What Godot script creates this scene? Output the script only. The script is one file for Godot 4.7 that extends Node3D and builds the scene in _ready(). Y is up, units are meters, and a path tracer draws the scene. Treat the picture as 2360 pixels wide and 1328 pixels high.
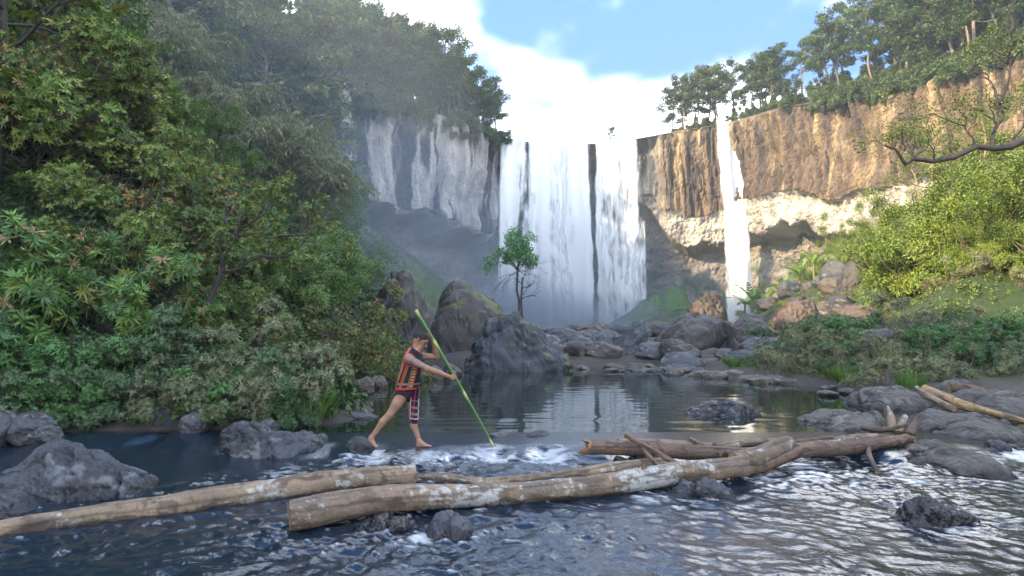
extends Node3D
# A man with a green bamboo pole in a jungle river below a tall waterfall.
const CX := 1180.0
const CY := 664.0
const FPX := 1424.0
const EYE := Vector3(0, 1.6, 0)
const PITCH := 0.0771
var names := {}
var noise := FastNoiseLite.new()
var fbm := FastNoiseLite.new()
var ridge := FastNoiseLite.new()
var spots := FastNoiseLite.new()
var block := FastNoiseLite.new()
var rng := RandomNumberGenerator.new()
var M := {}

# ---------------------------------------------------------------- places
# A pixel of the photograph gives a direction; DEPTH is how many metres ahead (-z) the thing stands.
func at(px: float, py: float, depth: float) -> Vector3:
	var d := Vector3(px - CX, CY - py, -FPX).rotated(Vector3.RIGHT, PITCH)
	return EYE + d * (depth / -d.z)

# where the sight line of a pixel meets the level y
func on_level(px: float, py: float, y: float) -> Vector3:
	var d := Vector3(px - CX, CY - py, -FPX).rotated(Vector3.RIGHT, PITCH)
	return EYE + d * ((y - EYE.y) / d.y)

func put_pixel(p: Vector3) -> Vector2:
	var q := (p - EYE).rotated(Vector3.RIGHT, -PITCH)
	return Vector2(CX + q.x / -q.z * FPX, CY - q.y / -q.z * FPX)

# ---------------------------------------------------------------- objects
func numbered(called: String) -> String:
	var n: int = names.get(called, 0)
	names[called] = n + 1
	return called if n == 0 else "%s_%03d" % [called, n]

func tag(o: Node3D, label: String, category: String, group := "", kind := "") -> Node3D:
	if label: o.set_meta("label", label)
	if category: o.set_meta("category", category)
	if group: o.set_meta("group", group)
	if kind: o.set_meta("kind", kind)
	return o

func thing(called: String, label: String, category: String, where := Vector3.ZERO, group := "") -> Node3D:
	var o := Node3D.new()
	o.name = numbered(called)
	add_child(o)
	o.position = where
	return tag(o, label, category, group)

func part(called: String, mesh: Mesh, mat: Material, parent: Node3D) -> MeshInstance3D:
	var o := MeshInstance3D.new()
	o.name = called
	o.mesh = mesh
	o.material_override = mat
	parent.add_child(o, true)
	return o

func solo(called: String, mesh: Mesh, mat: Material, label: String, category: String, where := Vector3.ZERO, group := "", kind := "") -> MeshInstance3D:
	var o := MeshInstance3D.new()
	o.name = numbered(called)
	o.mesh = mesh
	o.material_override = mat
	add_child(o)
	o.position = where
	tag(o, label, category, group, kind)
	return o

func setting(called: String, mesh: Mesh, mat: Material) -> MeshInstance3D:
	var o := MeshInstance3D.new()
	o.name = called
	o.mesh = mesh
	o.material_override = mat
	add_child(o)
	o.set_meta("kind", "structure")
	return o

func copy(o: Node3D, called: String, label := "", group := "") -> Node3D:
	var c: Node3D = o.duplicate()
	c.name = numbered(called)
	add_child(c)
	if label: c.set_meta("label", label)
	if group: c.set_meta("group", group)
	return c

# ---------------------------------------------------------------- meshes
func mesh_of(v: PackedVector3Array, idx: PackedInt32Array, col := PackedColorArray(), uv := PackedVector2Array(), nrm := PackedVector3Array(), flat_shaded := false) -> ArrayMesh:
	var a := []
	a.resize(Mesh.ARRAY_MAX)
	if nrm.is_empty() and not flat_shaded:
		nrm = smooth_normals(v, idx)
	a[Mesh.ARRAY_VERTEX] = v
	if nrm.size(): a[Mesh.ARRAY_NORMAL] = nrm
	a[Mesh.ARRAY_INDEX] = idx
	if col.size(): a[Mesh.ARRAY_COLOR] = col
	if uv.size(): a[Mesh.ARRAY_TEX_UV] = uv
	var m := ArrayMesh.new()
	m.add_surface_from_arrays(Mesh.PRIMITIVE_TRIANGLES, a, [], {}, Mesh.ARRAY_FLAG_USE_8_BONE_WEIGHTS & 0)
	return m

func smooth_normals(v: PackedVector3Array, idx: PackedInt32Array) -> PackedVector3Array:
	var n := PackedVector3Array()
	n.resize(v.size())
	for i in range(0, idx.size(), 3):
		var a := idx[i]
		var b := idx[i + 1]
		var c := idx[i + 2]
		var f := (v[c] - v[a]).cross(v[b] - v[a])
		n[a] += f
		n[b] += f
		n[c] += f
	for i in n.size():
		n[i] = n[i].normalized()
	return n

# quads of a grid of w columns and h rows whose front faces the side that (column x row) points to; flip turns it
func grid_index(w: int, h: int, flip := false, wrap := false) -> PackedInt32Array:
	var idx := PackedInt32Array()
	var cols := w if wrap else w - 1
	idx.resize(cols * (h - 1) * 6)
	var k := 0
	for j in h - 1:
		for i in cols:
			var a := j * w + i
			var b := j * w + (i + 1) % w
			var c := a + w
			var d := b + w
			if flip:
				idx[k] = a; idx[k + 1] = c; idx[k + 2] = b; idx[k + 3] = b; idx[k + 4] = c; idx[k + 5] = d
			else:
				idx[k] = a; idx[k + 1] = b; idx[k + 2] = c; idx[k + 3] = b; idx[k + 4] = d; idx[k + 5] = c
			k += 6
	return idx

func lerp_list(list: Array, t: float) -> float:
	# list of [key, value] pairs in rising key order
	if t <= list[0][0]: return list[0][1]
	for i in range(1, list.size()):
		if t <= list[i][0]:
			var u: float = (t - list[i - 1][0]) / (list[i][0] - list[i - 1][0])
			return lerpf(list[i - 1][1], list[i][1], u)
	return list[-1][1]

func mixc(a: Color, b: Color, t: float) -> Color:
	return a.lerp(b, clampf(t, 0.0, 1.0))

func std(rough := 0.8, vertex := true) -> StandardMaterial3D:
	var m := StandardMaterial3D.new()
	m.roughness = rough
	m.vertex_color_use_as_albedo = vertex
	return m

func noise_tex(freq: float, octaves: int, ramp: Array, size := 512, normal := false, sd := 1, kind := FastNoiseLite.TYPE_SIMPLEX_SMOOTH, strength := 6.0) -> NoiseTexture2D:
	var n := FastNoiseLite.new()
	n.noise_type = kind
	n.frequency = freq
	n.fractal_octaves = octaves
	n.seed = sd
	var t := NoiseTexture2D.new()
	t.width = size
	t.height = size
	t.seamless = true
	t.noise = n
	if normal:
		t.as_normal_map = true
		t.bump_strength = strength
	elif ramp.size():
		var g := Gradient.new()
		g.offsets = PackedFloat32Array(ramp.map(func(r): return r[0]))
		g.colors = PackedColorArray(ramp.map(func(r): return r[1]))
		t.color_ramp = g
	return t

func lin(r: float, g: float, b: float) -> Color:
	return Color(r, g, b).linear_to_srgb()

# ---------------------------------------------------------------- camera, sky, sun, exposure
const SUN_FROM := Vector3(-0.80, 0.407, 0.44)

func sky_and_camera() -> void:
	var cam := Camera3D.new()
	cam.name = "camera"
	cam.fov = rad_to_deg(2.0 * atan(CY / FPX))
	cam.near = 0.05
	cam.far = 900.0
	add_child(cam)
	cam.position = EYE
	cam.rotation.x = PITCH
	cam.current = true

	var w := 1024
	var h := 512
	var cn := FastNoiseLite.new()
	cn.seed = 11
	cn.frequency = 0.62
	cn.fractal_octaves = 6
	cn.fractal_gain = 0.52
	var data := PackedFloat32Array()
	data.resize(w * h * 3)
	var k := 0
	for j in h:
		var pol := PI * (j + 0.5) / h
		var y := cos(pol)
		var s := sin(pol)
		for i in w:
			var az := TAU * (i + 0.5) / w
			var d := Vector3(sin(az) * s, y, -cos(az) * s)
			var up := maxf(y, 0.0)
			var blue := Color(0.115, 0.24, 0.52).lerp(Color(0.31, 0.41, 0.52), pow(1.0 - up, 5.0))
			var p := d / (up + 0.32)
			var n := cn.get_noise_3d(p.x * 1.5 + SKY_SHIFT.x, p.y, p.z * 1.5 + SKY_SHIFT.y)
			var cover := smoothstep(-0.16, 0.2, n + 0.07 * pow(1.0 - up, 3.0) - 0.34 * smoothstep(0.42, 0.8, up))
			var white := Color(2.7, 2.75, 2.85) * (0.92 + 0.35 * clampf(n * 1.6, -0.3, 0.6))
			var c := blue.lerp(white, cover)
			data[k] = c.r
			data[k + 1] = c.g
			data[k + 2] = c.b
			k += 3
	var im := Image.create_from_data(w, h, false, Image.FORMAT_RGBF, data.to_byte_array())
	var pano := PanoramaSkyMaterial.new()
	pano.panorama = ImageTexture.create_from_image(im)
	var sky := Sky.new()
	sky.sky_material = pano
	var env := Environment.new()
	env.background_mode = Environment.BG_SKY
	env.sky = sky
	env.background_energy_multiplier = 1.0
	env.tonemap_mode = Environment.TONE_MAPPER_LINEAR
	env.tonemap_exposure = EXPOSURE
	env.sdfgi_enabled = true
	env.ssao_enabled = true
	env.ssil_enabled = true
	env.fog_enabled = true
	env.fog_density = 0.00045
	env.fog_light_color = Color(0.86, 0.93, 1.0)
	env.volumetric_fog_enabled = true
	env.volumetric_fog_density = 0.0
	var we := WorldEnvironment.new()
	we.name = "world"
	we.environment = env
	add_child(we)

	var sun := DirectionalLight3D.new()
	sun.name = "sun"
	add_child(sun)
	sun.look_at_from_position(SUN_FROM * 100.0, Vector3.ZERO)
	sun.light_energy = 1.6
	sun.light_color = Color(1.0, 0.9, 0.72)
	sun.light_angular_distance = 0.6
	sun.shadow_enabled = true

const SKY_SHIFT := Vector2(0.0, 0.0)
const EXPOSURE := 2.65

# ---------------------------------------------------------------- terrain
# the floor of the valley, seen from above: (x, metres ahead)
var floor_poly := PackedVector2Array([
	Vector2(-14, -60), Vector2(-12, 2), Vector2(-10, 7), Vector2(-8.6, 10.2), Vector2(-5, 10.7), Vector2(-3.1, 11.2), Vector2(-2.8, 13),
	Vector2(-4.2, 17), Vector2(-5.6, 21.5), Vector2(-4.6, 26), Vector2(-4.5, 34), Vector2(-5, 60), Vector2(-4, 90), Vector2(-2.5, 120), Vector2(1, 146), Vector2(30, 147), Vector2(55, 144),
	Vector2(49, 135), Vector2(29, 113), Vector2(20, 70), Vector2(13, 42), Vector2(9.0, 29), Vector2(7.8, 24), Vector2(9, 20.5), Vector2(10, 18), Vector2(14.5, 16.5), Vector2(18, 10), Vector2(16, -60)])

func floor_distance(x: float, d: float) -> float:
	var p := Vector2(x, d)
	var best := 1e9
	var n := floor_poly.size()
	for i in n:
		var q := Geometry2D.get_closest_point_to_segment(p, floor_poly[i], floor_poly[(i + 1) % n])
		best = minf(best, p.distance_squared_to(q))
	best = sqrt(best)
	return -best if Geometry2D.is_point_in_polygon(p, floor_poly) else best

func ground_h(x: float, d: float) -> float:
	var s := floor_distance(x, d)
	var n := fbm.get_noise_2d(x * 4.0, d * 4.0)
	var mound := (9.0 + 16.0 * n + 5.0 * fbm.get_noise_2d(x * 22.0, d * 22.0)) * exp(-(pow(x - 37.0, 2.0) / 75.0 + pow(d - 144.0, 2.0) / 150.0))
	if s < 0.0:
		var bed := -0.7 if d < 29.0 else lerpf(-0.7, 0.5 + 0.02 * (d - 29.0), smoothstep(29.0, 33.0, d))
		return lerpf(0.05, bed, clampf(-s / 1.2, 0.0, 1.0)) + (n * 0.5 if d > 30.0 else 0.0) + mound
	var h: float
	if x < lerpf(2.0, 14.0, clampf(d / 140.0, 0.0, 1.0)):
		var cap := lerpf(43.0, 50.0, smoothstep(30.0, 95.0, d))
		h = 0.05 + 0.35 * minf(s, 3.0) + 0.92 * maxf(s - 3.0, 0.0)
		h = minf(h, cap + 0.05 * (h - cap))
	else:
		h = 0.05 + 0.16 * minf(s, 7.0) + 0.6 * maxf(s - 7.0, 0.0)
		h = minf(h, 40.0 + 0.1 * (h - 40.0))
	h += mound
	return h + n * clampf(s * 0.15, 0.0, 2.2)

func terrain() -> void:
	var x0 := -105.0
	var x1 := 125.0
	var d0 := -58.0
	var d1 := 172.0
	var step := 1.15
	var w := int((x1 - x0) / step) + 1
	var h := int((d1 - d0) / step) + 1
	var v := PackedVector3Array()
	var c := PackedColorArray()
	v.resize(w * h)
	c.resize(w * h)
	var soil := Color(0.06, 0.045, 0.03)
	var moss := Color(0.11, 0.21, 0.035)
	var leaf := Color(0.035, 0.06, 0.018)
	for j in h:
		for i in w:
			var x := x0 + i * step
			var d := d0 + j * step
			v[j * w + i] = Vector3(x, ground_h(x, d), -d)
			var n := fbm.get_noise_2d(x * 7.0 + 90.0, d * 7.0)
			var g := mixc(soil, leaf, 0.5 + n * 1.5)
			var s := floor_distance(x, d)
			if s < 5.0 and d < 90.0: g = mixc(mixc(Color(0.035, 0.03, 0.026), Color(0.10, 0.085, 0.07), 0.5 + n * 1.6), g, smoothstep(1.0, 5.0, s + n * 3.0))
			if d > 85.0 and absf(x - 12.0) < 60.0 and (s > -2.0 or d > 125.0):
				g = mixc(g, moss, 0.75 + n)
			c[j * w + i] = g
	var m := mesh_of(v, grid_index(w, h, true), c)
	setting("ground", m, M.soil)

# ---------------------------------------------------------------- cliff
# the rim of the gorge: x, metres ahead, height of the edge
var rim := [[-66, 70, 52], [-52, 92, 51], [-40, 110, 50.6], [-28, 122, 50.6], [-16, 134, 50.6], [-5, 146, 50.4], [0, 150, 50.2], [10, 153, 50.2], [22, 153, 50.2], [33, 150, 50.8],
	[42, 146, 51.3], [51, 141, 51.3], [58, 130, 50.6], [63, 118, 48.0], [66, 104, 43.8], [69, 90, 42.0], [76, 74, 40.0], [88, 56, 38.0]]
var rim_curve := Curve3D.new()

func cliff_curve() -> void:
	for i in rim.size():
		var a: Array = rim[maxi(i - 1, 0)]
		var b: Array = rim[mini(i + 1, rim.size() - 1)]
		var t := Vector3(b[0] - a[0], b[2] - a[2], -(b[1] - a[1])) / 6.0
		rim_curve.add_point(Vector3(rim[i][0], rim[i][2], -rim[i][1]), -t, t)

func rim_at(u: float) -> Array:
	# place on the rim and the level direction out of the gorge, into the rock
	var len := rim_curve.get_baked_length()
	var p := rim_curve.sample_baked(u * len)
	var q := rim_curve.sample_baked(minf(u * len + 1.0, len)) - rim_curve.sample_baked(maxf(u * len - 1.0, 0.0))
	return [p, Vector3(q.z, 0, -q.x).normalized()]

func cliff() -> void:
	cliff_curve()
	var len := rim_curve.get_baked_length()
	var w := int(len / 0.27)
	var h := 170
	var v := PackedVector3Array()
	var c := PackedColorArray()
	v.resize(w * h)
	c.resize(w * h)
	var plateau := PackedVector3Array()
	var pw := 26
	for i in w:
		var u := float(i) / (w - 1)
		var ra := rim_at(u)
		var p: Vector3 = ra[0]
		var out: Vector3 = ra[1]
		var run := u * len
		var right := smoothstep(28.0, 40.0, p.x)           # 0 the grey wall, 1 the brown columns
		var fall := smoothstep(-6.0, 0.0, p.x) * (1.0 - smoothstep(33.0, 38.0, p.x))
		var lip := lerpf(27.5, 31.5 - 5.0 * smoothstep(55.0, 68.0, p.x), right) + 2.2 * noise.get_noise_1d(run * 2.4) + 1.2 * noise.get_noise_1d(run * 9.0 + 77.0)
		if fall > 0.0: lip = lerpf(lip, 37.0 + 3.0 * noise.get_noise_1d(run * 4.0), fall)
		# the joint pattern of the columns: uneven ribs along the wall
		for j in h:
			var t := float(j) / (h - 1)
			var y := lerpf(p.y, -2.0, t)
			var wob := noise.get_noise_2d(run * 1.5, y * 3.0) * 1.5
			var rib := absf(noise.get_noise_2d((run + wob * 0.6) * 42.0, y * 2.6))
			var rib2 := absf(noise.get_noise_2d((run + wob) * 105.0 + 300.0, y * 11.0))
			var big := fbm.get_noise_2d(run * 3.2, y * 2.4)
			var blk := block.get_noise_2d((run + wob * 0.5) * 78.0, y * 17.0)
			var blk2 := block.get_noise_2d((run + wob) * 170.0 + 900.0, y * 48.0)
			var chip := fbm.get_noise_3d(p.x * 9.0, y * 9.0, p.z * 9.0)
			var into := big * 2.6 + chip * 1.3 + 0.5 * fbm.get_noise_3d(p.x * 30.0, y * 22.0, p.z * 30.0)
			var below := maxf(lip - y, 0.0)
			var shelf := 0.0
			if below > 0.0:
				var band_h := lerpf(0.3, 6.5, right) + 1.5 * noise.get_noise_1d(run * 14.0)
				shelf = lerpf(10.0, 7.5, right) * smoothstep(band_h, band_h + 2.6, below) - 3.5 * smoothstep(14.0, 26.0, below) + 0.8 * right * smoothstep(0.0, 1.0, below)
				into += shelf + fbm.get_noise_2d(run * 5.0, y * 11.0) * 1.6 + blk2 * 0.5 + block.get_noise_2d(run * 60.0, y * 90.0) * 0.5
			else:
				into -= rib * lerpf(0.9, 1.6, right) + rib2 * lerpf(0.5, 0.7, right) + blk * lerpf(0.4, 0.6, right) + blk2 * 0.28
				into += 0.35 * smoothstep(0.0, 6.0, y - lip) * 2.0
			into += fall * 3.0 * smoothstep(0.0, 2.0, p.y - y)
			into = maxf(into, -2.8) * smoothstep(-0.2, 1.2, p.y - y + 0.15)
			v[j * w + i] = p + out * into + Vector3(0, y - p.y, 0)
			# colours: what the rock is, streaked by seepage
			var s1 := fbm.get_noise_2d(run * 13.0, y * 1.3 + 40.0)
			var s2 := fbm.get_noise_2d(run * 30.0 + 500.0, y * 2.6)
			var g := fbm.get_noise_3d(p.x * 14.0, y * 14.0, p.z * 14.0)
			var grey := mixc(Color(0.30, 0.29, 0.28), Color(0.50, 0.47, 0.43), 0.5 + s2 * 1.8)
			grey = mixc(grey, Color(0.022, 0.021, 0.023), smoothstep(0.02, 0.16, s1 + 0.35 * s2 + 0.12 * smoothstep(8.0, 20.0, y - lip)))
			var brown := mixc(Color(0.14, 0.10, 0.07), Color(0.24, 0.17, 0.10), 0.5 + s1 * 1.5)
			brown = mixc(brown, Color(0.085, 0.065, 0.052), smoothstep(0.05, 0.3, s2))
			brown = mixc(brown, Color(0.33, 0.255, 0.15), smoothstep(0.2, 0.4, -s2 + 0.4 * s1))
			var rock := grey.lerp(brown, right)
			if below > 0.0:
				var under := mixc(Color(0.19, 0.165, 0.145), Color(0.33, 0.30, 0.265), 0.45 + g * 1.0 + 1.4 * fbm.get_noise_2d(run * 4.0, y * 34.0))
				var pale := mixc(Color(0.36, 0.33, 0.285), Color(0.60, 0.57, 0.51), 0.5 + s2 * 1.6)
				var band := (1.0 - smoothstep(5.5, 8.0, below + g * 7.0)) * lerpf(0.1, 1.0, right) * smoothstep(-0.34, -0.12, fbm.get_noise_2d(run * 4.0, y * 6.0))
				rock = mixc(under, pale, band)
				rock = mixc(rock, Color(0.07, 0.12, 0.03), smoothstep(0.0, 0.2, g + 0.02 * (below - 16.0)) * smoothstep(12.0, 17.0, below))
			rock.a = 1.0
			c[j * w + i] = rock
	setting("cliff", mesh_of(v, grid_index(w, h), c, PackedVector2Array(), PackedVector3Array(), true), M.cliff)
	# the plateau behind the rim
	var pn := int(len / 2.5)
	var pc := PackedColorArray()
	for j in pw:
		for i in pn:
			var ra := rim_at(float(i) / (pn - 1))
			var p: Vector3 = ra[0]
			var out: Vector3 = ra[1]
			var back := j * j * 0.09 + j * 0.7
			if j == 0: back = -0.4
			var river := smoothstep(-4.0, 2.0, p.x) * (1.0 - smoothstep(33.0, 40.0, p.x))
			var rise := back * lerpf(0.2, 0.42, smoothstep(40.0, 62.0, p.x)) * (1.0 - river * 0.93)
			var n := fbm.get_noise_2d(p.x * 5.0 + j * 9.0, p.z * 5.0) * minf(back * 0.2, 2.0) * (1.0 - river)
			plateau.append(p + out * back + Vector3(0, rise + n + (0.12 if j else -0.25), 0))
			pc.append(Color(0.05, 0.055, 0.025))
	setting("plateau", mesh_of(plateau, grid_index(pn, pw, true), pc), M.soil)

# ---------------------------------------------------------------- water
func river_y(x: float, d: float) -> float:
	# the pool stands at 0, slips over a low ledge about 9.4 m ahead and runs on down
	var crest := 9.4 + 0.3 * noise.get_noise_1d(x * 45.0) + 0.22 * noise.get_noise_1d(x * 150.0 + 40.0) + 0.85 * smoothstep(-2.4, -3.6, x)
	var run := crest - d
	if run <= 0.0: return 0.0
	return -0.14 * smoothstep(0.0, 0.85 + 0.3 * noise.get_noise_1d(x * 110.0 + 900.0), run) - 0.035 * maxf(run - 0.5, 0.0)

# where rocks and logs break the current: x, metres ahead, how far the white water reaches
var churned := [Vector3(4.3, 6.15, 0.3), Vector3(-0.85, 5.75, 0.22), Vector3(-1.9, 9.0, 0.45), Vector3(1.5, 7.0, 0.45), Vector3(3.9, 8.2, 0.7), Vector3(5.0, 7.9, 0.5), Vector3(6.2, 7.9, 0.45), Vector3(3.2, 7.9, 0.5), Vector3(-3.0, 8.2, 0.5), Vector3(-3.8, 8.0, 0.4), Vector3(-1.2, 8.8, 0.4), Vector3(-0.3, 9.1, 0.5), Vector3(0.6, 9.0, 0.5), Vector3(7.3, 8.9, 0.5)]

func river() -> void:
	var x0 := -11.0
	var x1 := 13.0
	var d0 := 3.6
	var d1 := 10.4
	var st := 0.034
	var w := int((x1 - x0) / st) + 1
	var h := int((d1 - d0) / st) + 1
	var v := PackedVector3Array()
	var c := PackedColorArray()
	v.resize(w * h)
	c.resize(w * h)
	var deep := Color(0.010, 0.018, 0.028)
	var foam := Color(0.62, 0.66, 0.70)
	for j in h:
		var d := d0 + j * st
		for i in w:
			var x := x0 + i * st
			var y := river_y(x, d)
			var fast := smoothstep(0.0, -0.12, y)
			var calm := smoothstep(-2.3, -3.0, x) * smoothstep(7.9, 8.5, d - 0.3 * (x + 3.0))      # behind the first boulder the water is quiet
			fast *= 1.0 - 0.93 * calm
			var wx := x + 0.25 * noise.get_noise_2d(x * 60.0, d * 60.0)
			var a := ridge.get_noise_2d(wx * 170.0 + d * 60.0, d * 215.0 - x * 40.0)
			var b := fbm.get_noise_2d(wx * 330.0 + 60.0, d * 560.0)
			var e := ridge.get_noise_2d(wx * 420.0 + 300.0, d * 640.0)
			var spot := 0.5 + 0.9 * clampf(0.4 + fbm.get_noise_2d(x * 22.0, d * 30.0), 0.0, 1.0)
			y += fast * spot * (0.030 * a + 0.013 * b + 0.009 * e) - 0.015 * fast
			y += (1.0 - fast) * 0.0025 * noise.get_noise_2d(x * 60.0, d * 200.0)
			v[j * w + i] = Vector3(x, y, -d)
			var churn := 0.0
			for q in churned: churn = maxf(churn, 1.0 - Vector2(x - q.x, (d - q.y) * 0.8).length() / q.z)
			var near_ledge := smoothstep(-0.02, -0.10, river_y(x, d)) * smoothstep(8.2, 9.0, d)
			var f := smoothstep(0.75 - 0.45 * near_ledge, 1.15 - 0.35 * near_ledge, 0.55 * a + 0.5 * e + 0.5 * b + (spot - 1.0) * 0.3 + 0.75 * churn) * maxf(fast, churn * 0.8)
			c[j * w + i] = mixc(deep, foam, f * 0.6)
	setting("river_rapids", mesh_of(v, grid_index(w, h, true), c), M.water)
	# the quiet pool
	d0 = 10.4
	d1 = 33.0
	var st2 := 0.11
	w = int((x1 - x0 + 6.0) / st2) + 1
	h = int((d1 - d0) / st2) + 1
	v = PackedVector3Array()
	c = PackedColorArray()
	v.resize(w * h)
	c.resize(w * h)
	for j in h:
		var d := d0 + j * st2
		for i in w:
			var x := x0 + i * st2
			var amp := smoothstep(10.4, 11.0, d) * (0.0022 + 0.004 * smoothstep(14.0, 11.0, d))
			v[j * w + i] = Vector3(x, amp * (noise.get_noise_2d(x * 45.0, d * 160.0) + 0.6 * noise.get_noise_2d(x * 120.0 + 9.0, d * 330.0)), -d)
			c[j * w + i] = Color(0.010, 0.016, 0.014)
	setting("river_pool", mesh_of(v, grid_index(w, h, true), c), M.pool)

# ---------------------------------------------------------------- the falls
# FLOW: [pixel column, how much water 0..1]; strands hang from the rim, bow out and break into streaks lower down
func waterfall(called: String, label: String, flow: Array, z_front: float, top: float, foot: float, seedy: float, ledge: float) -> void:
	var root := thing(called, label, "waterfall")
	for layer in 3:
		var px0: float = flow[0][0]
		var px1: float = flow[-1][0]
		var w := int((px1 - px0) / 1.7) + 1
		var h := 130
		var v := PackedVector3Array()
		var c := PackedColorArray()
		v.resize(w * h)
		c.resize(w * h)
		for i in w:
			var px := px0 + (px1 - px0) * i / (w - 1)
			var d0 := z_front + 0.7 * layer
			var x: float = (px - CX) / FPX * z_front
			var full := lerp_list(flow, px)
			for j in h:
				var t := float(j) / (h - 1)
				var y := lerpf(top + 0.7 * noise.get_noise_1d(x * 40.0 + seedy), foot, t)
				var drop := maxf(top - y, 0.0)
				var bow := ledge * sqrt(drop / (top - foot))
				var sway := noise.get_noise_3d(x * 9.0, y * 1.6, layer * 50.0 + seedy) * (0.25 + 0.03 * drop)
				var fold := noise.get_noise_2d(x * 40.0 + layer * 33.0, y * 2.0) * 0.5
				var spread := 1.0 + 0.05 * t
				var mid: float = ((px0 + px1) * 0.5 - CX) / FPX * z_front
				v[j * w + i] = Vector3(mid + (x - mid) * spread + sway, y, -d0 + bow + fold)
				var xw := x + 0.5 * noise.get_noise_2d(x * 30.0 + seedy, y * 9.0) * (0.3 + t)
				var s := fbm.get_noise_2d(xw * 24.0 + layer * 91.0 + seedy, y * 0.8 + drop * drop * 0.004)
				var s2 := fbm.get_noise_2d(xw * 70.0 + layer * 17.0 + seedy, y * 2.6)
				var s3 := fbm.get_noise_2d(xw * 26.0 + layer * 57.0 + seedy, y * 13.0 + drop * 2.0)
				var a := smoothstep(0.12, 0.95, full * 1.4 - 0.06 + s * 0.8 + s2 * 0.7 + s3 * (0.55 + 0.6 * t))
				a *= smoothstep(0.0, 0.02, full)
				var edge := smoothstep(0.0, 0.03, float(i) / (w - 1)) * smoothstep(1.0, 0.97, float(i) / (w - 1))
				c[j * w + i] = Color(0.9, 0.92, 0.94, clampf(a, 0.0, 1.0) * edge * 0.93 * (1.0 - 0.45 * smoothstep(0.72, 1.0, t)))
		var o := part("falling_water", mesh_of(v, grid_index(w, h), c), M.fall, root)
		o.set_meta("label", "white streaked veil of falling water")

func mist(where: Vector3, size: Vector3, density: float, tint := Color(0.88, 0.94, 1.0)) -> void:
	var f := FogVolume.new()
	f.name = numbered("mist")
	f.shape = RenderingServer.FOG_VOLUME_SHAPE_ELLIPSOID
	f.size = size
	var m := FogMaterial.new()
	m.albedo = tint
	m.density = density
	f.material = m
	add_child(f)
	f.position = where
	tag(f, "pale spray drifting from the foot of the waterfalls", "mist", "spray below the falls", "stuff")

func falls() -> void:
	waterfall("waterfall", "broad white waterfall pouring over the dark central lip of the gorge",
		[[1150, 0.0], [1158, 0.8], [1190, 0.8], [1200, 0.28], [1216, 0.3], [1226, 0.85], [1255, 0.85], [1268, 0.6], [1305, 0.58], [1318, 0.95], [1350, 1.0], [1357, 0.1], [1362, -0.3], [1372, -0.3], [1382, 0.5], [1400, 0.4], [1425, 0.5], [1445, 0.5], [1470, 0.3], [1482, 0.0]],
		149.5, 50.25, 0.5, 0.0, 3.2)
	waterfall("thin_waterfall", "narrow sunlit waterfall dropping beside brown rock columns",
		[[1662, 0.0], [1668, 0.35], [1676, 0.75], [1690, 1.0], [1706, 0.9], [1716, 0.5], [1724, 0.0]], 140.0, 51.4, 0.8, 400.0, 2.6)
	for q in [[4, 3, -138, 36, 24, 20, 0.02], [10, 3, -132, 50, 20, 30, 0.008], [-2, 8, -134, 26, 34, 26, 0.008], [14, 10, -143, 44, 40, 16, 0.007], [0, 2, -118, 46, 18, 44, 0.006], [18, 22, -144, 46, 66, 16, 0.004], [4, 12, -128, 62, 46, 54, 0.003]]:
		mist(Vector3(q[0], q[1], q[2]), Vector3(q[3], q[4], q[5]), q[6])
	var mr := RandomNumberGenerator.new()
	mr.seed = 3
	for k in 14:
		var r := mr.randf_range(7.0, 15.0)
		mist(Vector3(mr.randf_range(-8, 26), mr.randf_range(0, 11), mr.randf_range(-144, -128)), Vector3(r * 1.2, r, r), mr.randf_range(0.012, 0.03))
	mist(Vector3(-19, 17, -50), Vector3(34, 28, 54), 0.0028)
	mist(Vector3(46, 5, -126), Vector3(40, 28, 34), 0.005)
	mist(Vector3(-12, 13, -68), Vector3(26, 22, 44), 0.005)

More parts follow.
